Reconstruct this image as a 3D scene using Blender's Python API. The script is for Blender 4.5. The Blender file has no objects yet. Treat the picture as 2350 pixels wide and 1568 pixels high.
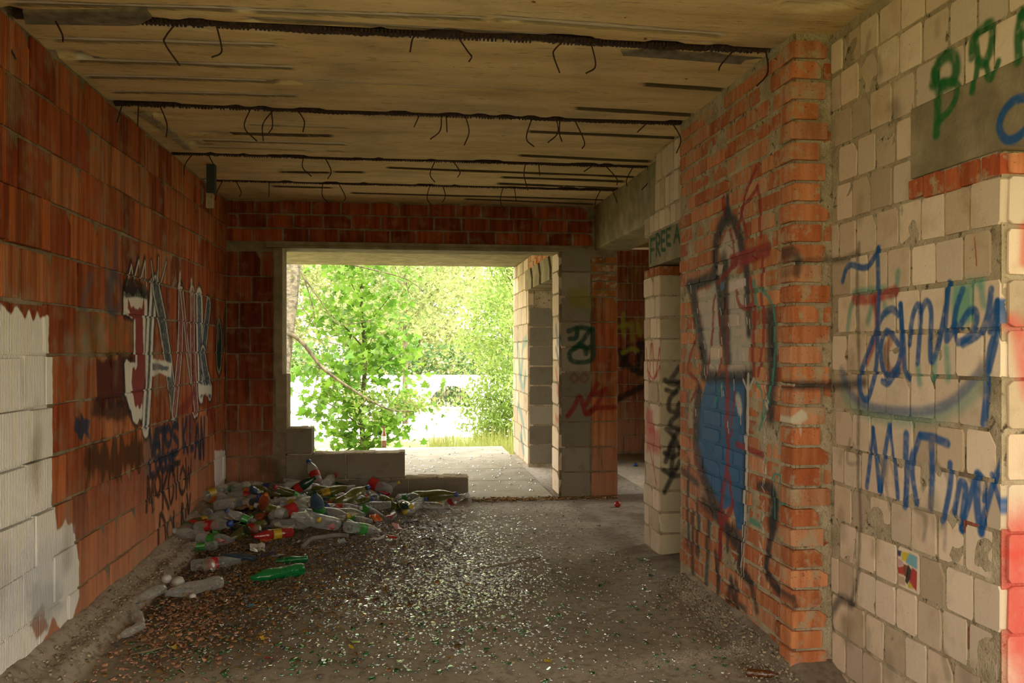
import bpy, math, random
import numpy as np
from mathutils import Vector, Matrix

C = bpy.context.scene.collection
SC = bpy.context.scene
RNG = random.Random(7)
NR = np.random.RandomState(11)

# ------------------------------------------------------------------ camera, sky, sun, exposure
F, U0, V0 = 1950.0, 1175.0, 803.0
CAMH = 1.325
YAW = math.atan(250.0 / F)
CS, SN = math.cos(YAW), math.sin(YAW)
cam_d = bpy.data.cameras.new('camera')
cam_d.sensor_width = 36.0
cam_d.lens = F / 2350.0 * 36.0
cam_d.shift_y = (V0 - 784.0) / 2350.0
cam_d.clip_start = 0.05
cam_d.clip_end = 300
cam = bpy.data.objects.new('camera', cam_d)
C.objects.link(cam)
cam.location = (0, 0, CAMH)
cam.rotation_euler = (math.radians(90), 0, -YAW)
SC.camera = cam

w = bpy.data.worlds.new('world')
SC.world = w
w.use_nodes = True
wn, wl = w.node_tree.nodes, w.node_tree.links
bg = wn['Background']
SKY = 2.5
tc = wn.new('ShaderNodeTexCoord')
sep = wn.new('ShaderNodeSeparateXYZ')
wl.new(tc.outputs['Generated'], sep.inputs[0])
ramp = wn.new('ShaderNodeValToRGB')
ramp.color_ramp.elements[0].position = 0.0
ramp.color_ramp.elements[0].color = (1.0, 0.88, 0.68, 1)
ramp.color_ramp.elements[1].position = 0.7
ramp.color_ramp.elements[1].color = (0.97, 0.94, 0.92, 1)
wl.new(sep.outputs['Z'], ramp.inputs[0])
wl.new(ramp.outputs[0], bg.inputs['Color'])
bg.inputs['Strength'].default_value = SKY

sun_d = bpy.data.lights.new('sun', 'SUN')
sun_d.energy = 4.0
sun_d.angle = math.radians(2.0)
sun_d.color = (1.0, 0.95, 0.82)
sun = bpy.data.objects.new('sun', sun_d)
C.objects.link(sun)
sun.rotation_euler = Vector((0.45, -0.28, 1.0)).to_track_quat('Z', 'Y').to_euler()
sun['label'] = 'sun'

SC.view_settings.view_transform = 'Standard'
SC.view_settings.look = 'None'
SC.view_settings.gamma = 1.0
SC.view_settings.use_curve_mapping = False
SC.view_settings.exposure = 1.15
SC.cycles.max_bounces = 8
SC.cycles.diffuse_bounces = 5
SC.cycles.transparent_max_bounces = 24
SC.cycles.sample_clamp_indirect = 8.0
SC.cycles.caustics_reflective = False
SC.cycles.caustics_refractive = False

# ------------------------------------------------------------------ geometry of the place (metres)
XL = -1.49          # left wall
YB = 7.45           # back wall
HC = 2.605          # ceiling
XB = 1.56           # orange brick wall
XW = 1.72           # pale block wall
XP = 1.63           # pale pillar side
YP = 5.28           # pale pillar front
BEAMS = [3.47, 4.65, 5.78, 6.66]

def on_x(u, v, X):
    k = (u - U0) / F
    y = X * (CS - k * SN) / (SN + k * CS)
    d = X * SN + y * CS
    return (y, CAMH + (V0 - v) * d / F)
def on_y(u, v, Y):
    k = (u - U0) / F
    x = Y * (SN + k * CS) / (CS - k * SN)
    d = x * SN + Y * CS
    return (x, CAMH + (V0 - v) * d / F)
def on_z(u, v, Z):
    d = (CAMH - Z) * F / (v - V0)
    cx = (u - U0) / F * d
    return (cx * CS + d * SN, d * CS - cx * SN)

# ------------------------------------------------------------------ numpy noise
def vnoise(X, Y, seed=0, scale=1.0):
    r = np.random.RandomState(seed + 1000)
    T = r.rand(256, 256)
    x = np.asarray(X) * scale + 37.3
    y = np.asarray(Y) * scale + 91.7
    xi = np.floor(x).astype(int); yi = np.floor(y).astype(int)
    fx = x - xi; fy = y - yi
    fx = fx * fx * (3 - 2 * fx); fy = fy * fy * (3 - 2 * fy)
    a = T[xi % 256, yi % 256]; b = T[(xi + 1) % 256, yi % 256]
    c = T[xi % 256, (yi + 1) % 256]; d = T[(xi + 1) % 256, (yi + 1) % 256]
    return (a * (1 - fx) + b * fx) * (1 - fy) + (c * (1 - fx) + d * fx) * fy
def fbm(X, Y, seed=0, scale=1.0, oct=3):
    s = 0; a = 1.0; t = 0
    for i in range(oct):
        s = s + a * vnoise(X, Y, seed + i * 7, scale * 2 ** i); t += a; a *= 0.5
    return s / t
def sstep(a, b, x):
    t = np.clip((x - a) / (b - a), 0, 1)
    return t * t * (3 - 2 * t)

# ------------------------------------------------------------------ tagging / linking
def tag(o, label=None, cat=None, group=None, kind=None):
    if label: o['label'] = label
    if cat: o['category'] = cat
    if group: o['group'] = group
    if kind: o['kind'] = kind
    return o
def link(name, mesh, mat=None, parent=None):
    o = bpy.data.objects.new(name, mesh)
    C.objects.link(o)
    if mat is not None and len(mesh.materials) == 0:
        mesh.materials.append(mat)
    if parent is not None: o.parent = parent
    return o
def empty(name, loc=(0, 0, 0), rz=0.0):
    o = bpy.data.objects.new(name, None)
    o.empty_display_size = 0.05
    C.objects.link(o)
    o.location = loc
    o.rotation_euler = (0, 0, rz)
    return o
def mesh_from(name, vs, fs, smooth=False):
    m = bpy.data.meshes.new(name)
    m.from_pydata([tuple(v) for v in vs], [], [tuple(f) for f in fs])
    if smooth:
        m.polygons.foreach_set('use_smooth', [True] * len(m.polygons))
    m.update()
    return m
def mesh_np(name, V, Fc, smooth=False):
    """V (n,3) array, Fc (m,k) array of same-size faces"""
    m = bpy.data.meshes.new(name)
    k = Fc.shape[1]
    m.vertices.add(len(V)); m.vertices.foreach_set('co', np.asarray(V, dtype=np.float32).ravel())
    m.loops.add(Fc.size); m.loops.foreach_set('vertex_index', Fc.astype(np.int32).ravel())
    m.polygons.add(len(Fc))
    m.polygons.foreach_set('loop_start', np.arange(0, Fc.size, k, dtype=np.int32))
    m.polygons.foreach_set('loop_total', np.full(len(Fc), k, dtype=np.int32))
    if smooth: m.polygons.foreach_set('use_smooth', np.ones(len(Fc), dtype=bool))
    m.update(calc_edges=True)
    return m
class MB:
    def __init__(s): s.v = []; s.f = []
    def box(s, x0, y0, z0, x1, y1, z1):
        n = len(s.v)
        s.v += [(x0,y0,z0),(x1,y0,z0),(x1,y1,z0),(x0,y1,z0),(x0,y0,z1),(x1,y0,z1),(x1,y1,z1),(x0,y1,z1)]
        s.f += [(n,n+3,n+2,n+1),(n+4,n+5,n+6,n+7),(n,n+1,n+5,n+4),(n+1,n+2,n+6,n+5),(n+2,n+3,n+7,n+6),(n+3,n,n+4,n+7)]
        return s
    def tube(s, pts, r, n=7, r1=None, closed=True):
        pts = [Vector(p) for p in pts]
        base = len(s.v); m = len(pts)
        up = Vector((0.13, 0.31, 0.94)).normalized()
        for i, p in enumerate(pts):
            t = (pts[min(i+1, m-1)] - pts[max(i-1, 0)]).normalized()
            a = t.cross(up)
            if a.length < 1e-3: a = t.cross(Vector((1, 0, 0)))
            a.normalize(); b = t.cross(a).normalized()
            rr = r if r1 is None else r + (r1 - r) * i / (m - 1)
            if callable(r): rr = r(i)
            for k in range(n):
                q = 2 * math.pi * k / n
                s.v.append(tuple(p + a * math.cos(q) * rr + b * math.sin(q) * rr))
        for i in range(m - 1):
            for k in range(n):
                k2 = (k + 1) % n
                s.f.append((base+i*n+k, base+i*n+k2, base+(i+1)*n+k2, base+(i+1)*n+k))
        if closed:
            s.f.append(tuple(base + k for k in range(n))[::-1])
            s.f.append(tuple(base + (m-1)*n + k for k in range(n)))
        return s
    def build(s, name, mat, parent=None, smooth=False):
        return link(name, mesh_from(name, s.v, s.f, smooth), mat, parent)
def spline(pts, sub=5):
    pts = [Vector(p) for p in pts]
    out = []
    P = [pts[0] * 2 - pts[1]] + pts + [pts[-1] * 2 - pts[-2]]
    for i in range(1, len(P) - 2):
        for k in range(sub):
            t = k / sub
            a, b, c, d = P[i-1], P[i], P[i+1], P[i+2]
            out.append(0.5 * ((2*b) + (c-a)*t + (2*a-5*b+4*c-d)*t*t + (3*b-a-3*c+d)*t**3))
    out.append(pts[-1])
    return out

# ------------------------------------------------------------------ paint layers (spray paint and wear on the walls)
class Paint:
    """a sheet of paint lying on one wall plane: s is along the wall, z is up"""
    def __init__(P, name, axis, val, s0, s1, z0, z1, res):
        P.name, P.axis, P.val = name, axis, val
        P.s0, P.s1, P.z0, P.z1, P.res = s0, s1, z0, z1, res
        P.w = int((s1 - s0) / res); P.h = int((z1 - z0) / res)
        P.rgb = np.full((P.h, P.w, 3), 0.3); P.a = np.zeros((P.h, P.w))
        jj, ii = np.meshgrid(np.arange(P.w), np.arange(P.h))
        P.S = s0 + (jj + .5) * res; P.Z = z0 + (ii + .5) * res
        P.n = 0
    def q(P, u, v):
        return on_x(u, v, P.val) if P.axis == 'x' else on_y(u, v, P.val)
    def blend(P, sl, al, col):
        A = P.a[sl]; R = P.rgb[sl]
        out = al + A * (1 - al)
        R[:] = np.where(out[..., None] > 1e-5, (np.array(col) * al[..., None] + R * (A * (1 - al))[..., None]) / np.maximum(out, 1e-5)[..., None], R)
        A[:] = out
    def win(P, a0, a1, b0, b1):
        j0 = max(0, int((a0 - P.s0) / P.res)); j1 = min(P.w, int((a1 - P.s0) / P.res) + 2)
        i0 = max(0, int((b0 - P.z0) / P.res)); i1 = min(P.h, int((b1 - P.z0) / P.res) + 2)
        if j1 <= j0 or i1 <= i0: return None
        return (slice(i0, i1), slice(j0, j1))
    def stroke(P, pts, r, col, op=0.9, soft=0.35, raw=False, smooth=True):
        p = [x if raw else P.q(*x) for x in pts]
        if smooth and len(p) > 2:
            p = [(q.x, q.y) for q in spline([Vector((a, b, 0)) for a, b in p], 4)]
        xs = [a for a, b in p]; zs = [b for a, b in p]
        sl = P.win(min(xs) - 2*r, max(xs) + 2*r, min(zs) - 2*r, max(zs) + 2*r)
        if sl is None: return
        S, Z = P.S[sl], P.Z[sl]
        D = np.full(S.shape, 1e9)
        for (a, b), (c, d) in zip(p[:-1], p[1:]):
            L = (c-a)**2 + (d-b)**2 + 1e-12
            t = np.clip(((S-a)*(c-a) + (Z-b)*(d-b)) / L, 0, 1)
            D = np.minimum(D, np.hypot(S - a - t*(c-a), Z - b - t*(d-b)))
        P.n += 1
        nz = 0.75 + 0.5 * vnoise(S, Z, P.n, 60)
        al = op * sstep(r * (1 + soft), r * (1 - soft), D) * np.clip(nz, 0, 1)
        P.blend(sl, al, col)
    def poly(P, pts, col, op=0.9, edge=0.012, rough=0.02, raw=False, streak=0.0):
        p = [x if raw else P.q(*x) for x in pts]
        xs = [a for a, b in p]; zs = [b for a, b in p]
        sl = P.win(min(xs) - .05, max(xs) + .05, min(zs) - .05, max(zs) + .05)
        if sl is None: return
        P.n += 1
        S0, Z0 = P.S[sl], P.Z[sl]
        S = S0 + (fbm(S0, Z0, P.n, 18) - .5) * 2 * rough
        Z = Z0 + (fbm(S0, Z0, P.n + 50, 18) - .5) * 2 * rough + streak * (vnoise(S0, Z0 * 0.15, P.n + 9, 26) - .5) * 1.6
        ins = np.zeros(S.shape, bool); D = np.full(S.shape, 1e9)
        m = len(p)
        for i in range(m):
            (a, b), (c, d) = p[i], p[(i+1) % m]
            L = (c-a)**2 + (d-b)**2 + 1e-12
            t = np.clip(((S-a)*(c-a) + (Z-b)*(d-b)) / L, 0, 1)
            D = np.minimum(D, np.hypot(S - a - t*(c-a), Z - b - t*(d-b)))
            cond = ((b > Z) != (d > Z)) & (S < (c-a) * (Z-b) / ((d-b) if abs(d-b) > 1e-9 else 1e-9) + a)
            ins ^= cond
        sd = np.where(ins, D, -D)
        al = op * sstep(-edge, edge, sd)
        P.blend(sl, al, col)
    def image(P):
        im = bpy.data.images.new(P.name, P.w, P.h, alpha=True, float_buffer=True)
        im.colorspace_settings.name = 'Non-Color'
        im.alpha_mode = 'CHANNEL_PACKED'
        px = np.dstack([P.rgb, P.a]).astype(np.float32)
        im.pixels.foreach_set(px.ravel())
    
        return im

FONT = {
 'A': [[(0,1),(.5,0),(1,1)], [(.2,.62),(.8,.62)]],
 'B': [[(0,1),(0,0),(.7,.1),(.75,.35),(.1,.5),(.95,.65),(.9,.9),(0,1)]],
 'C': [[(.95,.15),(.5,0),(.05,.4),(.15,.85),(.6,1),(.95,.85)]],
 'D': [[(0,1),(0,0),(.8,.2),(.95,.55),(.7,.9),(0,1)]],
 'E': [[(.9,0),(0,.02),(0,.98),(.95,1)], [(0,.5),(.75,.48)]],
 'F': [[(.95,0),(0,.05),(0,1)], [(0,.5),(.75,.45)]],
 'K': [[(0,0),(0,1)], [(.9,0),(.05,.55),(.95,1)]],
 'L': [[(0,0),(.05,1),(.9,.95)]],
 'M': [[(0,1),(.1,0),(.5,.7),(.85,0),(1,1)]],
 'N': [[(0,1),(.05,0),(.9,1),(1,0)]],
 'O': [[(.5,0),(.05,.35),(.1,.8),(.5,1),(.92,.75),(.92,.3),(.5,0)]],
 'R': [[(0,1),(0,0),(.85,.1),(.8,.4),(.1,.5),(.95,1)]],
 'S': [[(.95,.1),(.4,0),(.1,.3),(.85,.6),(.8,.9),(.05,1)]],
 'T': [[(0,.03),(1,0)], [(.5,0),(.5,1)]],
 'V': [[(0,0),(.45,1),(1,0)]],
 'W': [[(0,0),(.25,1),(.5,.3),(.75,1),(1,0)]],
 'Y': [[(0,0),(.5,.5)], [(1,0),(.3,1)]],
 'I': [[(.5,0),(.5,1)]],
}
def letter(P, ch, box, r, col, op=.9, soft=.4):
    """box = u0,v0,u1,v1 on the photograph frame, laid on the wall plane"""
    u0, v0, u1, v1 = box
    for pl in FONT[ch]:
        P.stroke([(u0 + a*(u1-u0), v0 + b*(v1-v0)) for a, b in pl], r, col, op, soft, smooth=ch in 'OSCDBR')

WHITE = (.74,.71,.64); RED = (.36,.02,.015); NAVY = (.012,.035,.075); BLK = (.012,.011,.012)
BLUE = (.010,.085,.25); TEAL = (.03,.26,.19); GREEN = (.012,.10,.03); DRK = (.03,.028,.03)

# --- left wall
PL = Paint('paint_left', 'x', XL, 2.0, 7.45, 0.0, 2.6, 0.005)
PL.poly([(0,735),(0,706),(45,706),(60,716),(108,730),(111,1170),(124,1166),(128,1215),(150,1195),(164,1205),(180,1290),(180,1370),(165,1420),(140,1440),(128,1415),(100,1460),(88,1530),(20,1590),(-160,1750),(-400,1750),(-400,690),(-100,700)], (.80,.78,.74), .97, .006, .014, streak=.035)
PL.poly([(70,1430),(100,1395),(112,1440),(85,1475)], (.30,.10,.04), .8, .01, .03)
PL.poly([(60,1340),(130,1330),(150,1400),(110,1440),(70,1420)], (.20,.22,.25), .45, .05, .05)
PL.poly([(-40,1300),(60,1250),(160,1250),(150,1350),(60,1420),(-40,1480)], (.55,.57,.62), .45, .08, .08)
PL.poly([(491,1035),(525,1033),(528,1140),(498,1155),(494,1100)], (.74,.69,.64), .95, .006, .01)
PL.poly([(219,820),(284,818),(284,930),(222,935)], (.075,.010,.008), .95, .012, .01, streak=.05)
PL.poly([(212,925),(300,915),(310,960),(255,965),(215,950)], (.03,.012,.010), .85, .03, .04)
PL.poly([(192,1050),(240,1030),(330,990),(330,1060),(270,1090),(225,1100),(200,1115)], (.060,.022,.009), .88, .03, .03, streak=.09)
PL.poly([(330,960),(345,960),(345,1090),(330,1100)], (.10,.10,.11), .6, .03, .04)
for a, b, c in (([(205,640),(190,700),(215,745)], .03, (.10,.11,.12)), ([(238,570),(248,630),(262,660)], .025, (.20,.19,.15)),
                ([(265,560),(262,600),(255,700),(262,720)], .03, (.06,.08,.12)), ([(248,660),(246,700),(262,720),(280,690),(276,650),(262,630),(248,660)], .03, (.05,.07,.10))):
    PL.stroke(a, b, c, .55, .8)
for k, ch in enumerate('CWKSO'):
    letter(PL, ch, (172 + k*26, 728 + k*4, 194 + k*26, 810), .03, (.16,.11,.03), .6, .6)
PL.stroke([(185,850),(190,880),(184,920)], .05, (.30,.26,.18), .5, .8)
for u, v in ((200,790),(155,790),(230,760)): PL.stroke([(u, v), (u+3, v+22)], .05, (.33,.29,.22), .45, .8)
PL.poly([(172,955),(183,965),(188,945),(196,962),(208,962),(205,985),(207,1008),(196,995),(188,1012),(178,1000),(170,985)], (.012,.028,.06), .92, .006, .012)
# big name in block letters
def blk(pts, r0, fill, r1=None, halo=BLK):
    PL.stroke(pts, r0 + .034, halo, .95, .25, smooth=False)
    PL.stroke(pts, r0 + .014, WHITE, .95, .12, smooth=False)
    PL.stroke(pts, r0 * 1.0 if r1 is None else r1, fill, .92, .25, smooth=False)
Jw = [(285,668),(337,678),(337,900),(333,935),(322,965),(310,972),(298,945),(287,900),(285,832),(309,828),(309,726),(285,720)]
PL.stroke(Jw + [Jw[0]], .035, BLK, .9, .4, smooth=False)
PL.poly(Jw, WHITE, .92, .006, .006, streak=.03)
PL.poly([(292,694),(330,700),(332,900),(325,930),(312,938),(304,915),(300,870),(302,842),(313,835),(313,722),(291,716)], (.22,.012,.010), .95, .008, .012, streak=.05)
for a in ([(288,648),(299,603),(304,640)], [(304,640),(316,592),(321,640)], [(321,640),(332,594),(334,650)]):
    PL.stroke(a, .024, BLK, .85, .5, smooth=False); PL.stroke([(x+1.2, y+6) for x, y in a], .008, WHITE, .8, .5, smooth=False)
PL.stroke([(290,652),(312,655),(330,668)], .035, BLK, .9, .4)
PL.stroke([(288,676),(312,674),(336,680)], .02, BLK, .9, .4)
blk([(352,662),(346,760),(343,850),(335,978)], .055, (.02,.05,.08), .022)
blk([(357,660),(374,740),(388,835),(400,948)], .060, (.015,.035,.06))
PL.poly([(346,822),(394,832),(393,868),(372,856),(346,866)], WHITE, .95, .008, .01)
PL.poly([(350,834),(388,842),(386,852),(350,850)], (.03,.06,.12), .85, .008, .01)
for a in ([(347,600),(353,650)], [(363,592),(361,652)], [(381,602),(368,652)]):
    PL.stroke(a, .026, BLK, .8, .5); PL.stroke(a, .008, WHITE, .7, .4)
blk([(415,668),(412,820),(400,945)], .045, (.20,.015,.012))
blk([(417,672),(430,800),(440,868)], .030, (.20,.015,.012))
blk([(441,675),(443,840),(449,940)], .050, (.20,.015,.012))
PL.stroke([(415,630),(413,662)], .02, WHITE, .7, .5); PL.stroke([(440,645),(440,672)], .02, WHITE, .7, .5)
PL.stroke([(445,905),(428,930),(412,945)], .04, (.16,.02,.02), .7, .5)
blk([(457,690),(459,800),(461,895)], .085, (.03,.07,.11), .06)
blk([(478,702),(470,780),(466,830)], .06, (.015,.045,.075))
blk([(466,815),(475,870),(482,898)], .06, (.02,.05,.09))
PL.poly([(455,884),(485,884),(486,905),(456,908)], WHITE, .9, .01, .015)
PL.poly([(503,722),(496,740),(493,800),(496,850),(503,872),(510,850),(513,790),(510,740)], BLK, .85, .02, .0)
PL.poly([(503,728),(498,745),(496,800),(498,845),(503,862),(508,845),(510,790),(508,745)], (.35,.36,.30), .8, .006, .0)
PL.poly([(503,734),(499,748),(497.5,800),(499,840),(503,852),(507,840),(508.5,790),(506.5,748)], (.010,.030,.014), .97, .01, .0)
PL.stroke([(521,700),(516,740),(519,790),(521,830),(517,848)], .05, BLK, .8, .5)
PL.stroke([(521,724),(517,750),(520,790),(519,835)], .02, (.28,.10,.08), .8, .5)
for b in (('V',(343,990,357,1045)),('A',(355,986,368,1044)),('T',(367,985,381,1040)),('O',(379,979,392,1023)),('S',(393,975,410,1042)),
          ('K',(421,965,430,1036)),('L',(437,960,444,1032)),('A',(448,975,458,1048)),('N',(460,962,468,1050)),
          ('L',(344,1062,356,1092)),('O',(357,1050,367,1080)),('C',(369,1050,379,1080)),('O',(380,1042,389,1076)),('S',(390,1040,400,1076))):
    letter(PL, b[0], b[1], .026, (.008,.022,.050), .92, .45)
for b in (('M',(338,1098,352,1172)),('O',(355,1086,368,1137)),('K',(372,1082,386,1166)),('O',(386,1070,400,1155)),('T',(401,1062,411,1142)),('O',(412,1072,425,1132)),('W',(425,1056,438,1120)),
          ('D',(366,1184,381,1283)),('O',(384,1187,398,1243)),('L',(400,1177,413,1222)),('N',(418,1160,428,1230)),('Y',(428,1137,438,1212))):
    letter(PL, b[0], b[1], .020, BLK, .9, .5)
PL.stroke([(478,930),(487,960),(494,1005)], .03, (.22,.02,.015), .7, .5)
# lime smears
for i in range(60):
    s = RNG.uniform(2.4, 7.3); z = RNG.uniform(.1, 2.5)
    PL.stroke([(s, z), (s + RNG.uniform(-.03,.03), z - RNG.uniform(.08,.25))], RNG.uniform(.02,.05), (.30,.25,.17), RNG.uniform(.15,.4), .9, raw=True)

# --- orange brick wall
PB = Paint('paint_brick', 'x', XB, 3.2, 4.7, 0.0, 2.6, 0.003)
LW = (.52,.50,.44)
PB.poly([(1655,600),(1652,570),(1664,535),(1680,522),(1694,560),(1700,605),(1690,615)], LW, .7, .012, .02)
PB.poly([(1598,668),(1645,655),(1655,750),(1650,862),(1620,858),(1610,750)], LW, .75, .012, .02)
PB.poly([(1672,640),(1712,628),(1722,760),(1718,866),(1668,862),(1672,760)], LW, .72, .012, .02)
PB.poly([(1623,866),(1700,862),(1712,880),(1708,1120),(1704,1215),(1690,1222),(1680,1165),(1655,1170),(1614,1092),(1598,1030),(1604,930)], (.022,.12,.27), .95, .010, .012)
for a, r in (([(1580,658),(1610,648),(1645,628)], .03), ([(1586,662),(1600,735),(1612,800),(1620,855)], .045), ([(1668,492),(1650,530),(1643,570),(1642,610)], .04),
             ([(1664,492),(1690,520),(1703,570),(1712,620),(1718,760)], .032), ([(1662,600),(1663,700),(1666,800),(1668,820)], .045), ([(1645,640),(1652,700),(1655,780)], .03),
             ([(1612,862),(1660,866),(1722,864)], .03), ([(1603,900),(1597,960),(1598,1030),(1616,1100),(1650,1185),(1690,1240)], .045), ([(1712,890),(1710,1100),(1706,1230),(1694,1300),(1720,1330)], .025),
             ([(1768,728),(1772,800),(1773,870),(1768,950)], .045), ([(1742,1118),(1768,1118),(1778,1150),(1770,1230),(1760,1310),(1785,1350),(1806,1380)], .022), ([(1775,1140),(1772,1200)], .045),
             ([(1668,455),(1668,492)], .02)):
    PB.stroke(a, r * 1.1, DRK, .95, .6)
for a in ([(1600,1150),(1602,1200),(1600,1270)], [(1580,1060),(1578,1130),(1580,1250)], [(1625,1200),(1622,1290),(1618,1360)], [(1655,1190),(1648,1300),(1645,1400)], [(1670,1210),(1668,1260)], [(1690,1340),(1692,1420)], [(1700,1390),(1712,1400)], [(1640,1270),(1648,1330)], [(1725,1340),(1735,1400)], [(1678,1330),(1672,1390)], [(1612,1150),(1640,1180)], [(1565,1080),(1600,1110)], [(1590,1180),(1588,1330)], [(1680,1340),(1690,1400),(1710,1440)]):
    PB.stroke(a, RNG.uniform(.018,.036), DRK, .8, .7)
PB.stroke([(1680,600),(1720,588),(1762,572)], .035, (.27,.02,.015), .9, .3)
for a, r in (([(1660,452),(1660,495)], .012), ([(1736,385),(1720,420),(1706,460),(1700,500),(1690,520)], .014), ([(1700,490),(1708,520),(1712,545)], .016), ([(1738,430),(1744,470),(1745,542)], .016),
             ([(1700,480),(1725,450),(1738,430)], .012), ([(1676,530),(1682,560),(1686,590)], .016), ([(1690,600),(1668,625),(1646,650)], .014), ([(1752,590),(1748,650),(1752,720),(1750,800),(1740,860)], .014),
             ([(1722,640),(1730,700),(1728,800),(1728,860)], .016), ([(1688,660),(1698,700),(1712,708),(1725,700)], .014), ([(1640,680),(1636,720),(1632,790),(1622,860)], .014), ([(1603,770),(1588,800),(1578,850),(1600,880),(1585,920)], .012),
             ([(1648,720),(1655,800),(1650,860)], .012), ([(1668,860),(1666,960),(1671,1030),(1668,1080),(1655,1150),(1652,1270)], .020), ([(1672,1090),(1680,1160),(1655,1210),(1650,1280)], .020), ([(1685,900),(1675,1000)], .01),
             ([(1690,1020),(1715,1030),(1750,1045)], .016), ([(1665,700),(1668,860)], .010), ([(1672,890),(1672,960)], .01)):
    PB.stroke(a, r, (.26,.018,.015), .85, .4)
for a, r in (([(1741,660),(1768,685),(1778,730),(1778,800),(1768,900),(1742,985)], .010), ([(1730,650),(1738,700)], .02), ([(1776,1090),(1776,1190)], .006), ([(1770,1100),(1778,1088),(1790,1092)], .006),
             ([(1790,1095),(1788,1150),(1802,1160)], .006), ([(1798,1130),(1796,1200)], .006), ([(1580,900),(1575,960)], .01), ([(1734,880),(1750,900),(1748,960)], .008), ([(1720,1195),(1740,1205)], .014), ([(1592,840),(1600,760),(1594,720)], .006), ([(1655,880),(1640,930)], .008)):
    PB.stroke(a, r, TEAL, .8, .4)
PB.stroke([(1716,862),(1714,960),(1712,1100),(1708,1190)], .014, (.55,.52,.44), .95, .2)
for i in range(5):
    o = RNG.uniform(-5, 5); PB.stroke([(1709+o, 1180), (1705+o, 1260), (1700+o, 1300 + RNG.uniform(0,90))], .0035, (.55,.52,.44), .8, .4)
PB.stroke([(1704,872),(1716,895),(1728,870)], .008, (.55,.50,.45), .9, .3)
PB.stroke([(1692,918),(1696,940)], .030, (.55,.52,.46), .95, .5)
for i in range(60):
    t = RNG.random(); PB.stroke([(1760 - 16*t + RNG.uniform(-5,5), 860+470*t), (1760-16*t + RNG.uniform(-4,4), 872+470*t)], .0035, (.55,.50,.42), .85, .3)
for i in range(34):
    u = RNG.uniform(1580,1722); v = RNG.uniform(640,1000)
    PB.stroke([(u,v),(u+1,v+RNG.uniform(8,26))], .005, (.62,.52,.46), .9, .3)
PB.poly([(1675,648),(1712,640),(1712,658),(1675,668)], (.62,.50,.48), .95, .004, .01)
PB.poly([(1630,795),(1656,793),(1656,822),(1630,822)], (.62,.50,.36), .9, .004, .01)
PB.poly([(1645,610),(1658,606),(1655,630),(1644,632)], (.60,.45,.40), .9, .004, .01)
PB.poly([(1652,650),(1662,645),(1662,662),(1652,664)], (.10,.18,.30), .9, .004, .01)
for a in ([(1565,840),(1580,1060)], [(1600,1050),(1605,1130)]): PB.stroke(a, .05, (.30,.10,.09), .3, .9)

# --- pilaster front (y = 3.25)
YF = 3.25
PF = Paint('paint_pilaster', 'y', YF, 1.5, 1.76, 0.0, 2.6, 0.003)
PF.poly([(1826,948),(1838,940),(1850,950),(1853,962),(1840,970),(1834,1000),(1831,972),(1810,970),(1800,962)], (.58,.53,.42), .95, .008, .01)
PF.stroke([(1790,568),(1815,575),(1828,600),(1824,625)], .02, DRK, .75, .7)
PF.stroke([(1780,886),(1800,885),(1850,884),(1915,885)], .020, DRK, .8, .7)
PF.stroke([(1826,600),(1905,596)], .012, DRK, .5, .8)
PF.stroke([(1818,1370),(1824,1392)], .012, DRK, .8, .6)

# --- pale block wall
PW = Paint('paint_pale', 'x', XW, 1.7, 3.25, 0.0, 2.6, 0.003)
def bs(*a, r=.013, col=BLUE, op=.9, soft=.4): PW.stroke(list(a), r, col, op, soft)
for a in ([(1958,690),(1950,715),(1945,755)], [(1960,672),(1985,668),(2030,662)], [(2062,625),(2058,660),(2045,680)], [(1990,740),(2000,700)], [(2110,880),(2105,840)], [(2140,870),(2145,820)], [(2175,870),(2170,800)], [(2250,650),(2258,700)], [(2030,800),(2035,840)], [(2030,700),(2035,720)]):
    PW.stroke(a, .014, TEAL, .65, .8)
PW.poly([(2190,655),(2234,650),(2236,742),(2192,752),(2186,700)], (.05,.32,.22), .75, .02, .01)
PW.poly([(2225,640),(2255,638),(2255,655),(2228,655)], (.05,.32,.22), .7, .02, .01)
PW.stroke([(1935,880),(1945,915),(1990,945),(2060,960),(2130,957),(2200,930),(2262,868)], .030, (.06,.26,.19), .5, .7)
PW.stroke([(1930,850),(1955,905),(2000,935),(2080,945),(2150,938),(2205,905),(2262,840)], .018, (.10,.12,.22), .7, .7)
PW.stroke([(1960,688),(2000,686),(2055,668)], .020, (.36,.03,.025), .8, .5)
PW.stroke([(2005,690),(2012,740),(2005,790),(1990,830)], .017, (.30,.02,.02), .75, .6)
PW.stroke([(2045,775),(2032,810),(2040,850),(2065,845),(2070,800)], .016, (.26,.03,.02), .6, .6)
PW.stroke([(1970,560),(1968,700),(1972,900),(1970,1100),(1974,1250),(1966,1330),(1955,1385)], .011, (.05,.045,.04), .6, .9)
PW.stroke([(1905,596),(1935,596),(1968,580)], .014, (.05,.045,.04), .55, .9)
PW.stroke([(1902,886),(1940,885),(1985,878)], .018, DRK, .75, .8)
PW.stroke([(1955,1385),(1930,1375),(1915,1395),(1905,1420),(1908,1438)], .020, DRK, .75, .8)
for a in ([(1950,1010),(1945,1060),(1970,1060),(1960,1020)], [(2030,1090),(2040,1060),(2060,1130)], [(2100,1170),(2125,1190),(2120,1240)], [(2150,1060),(2175,1110),(2160,1210)], [(2170,1150),(2165,1260)], [(2225,1100),(2260,1140)], [(2040,1170),(2030,1110)]):
    PW.stroke(a, .009, (.10,.085,.07), .45, .9)
bs((1934,645),(1942,618),(1955,608),(1985,615),(2003,598),(2016,570))
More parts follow.
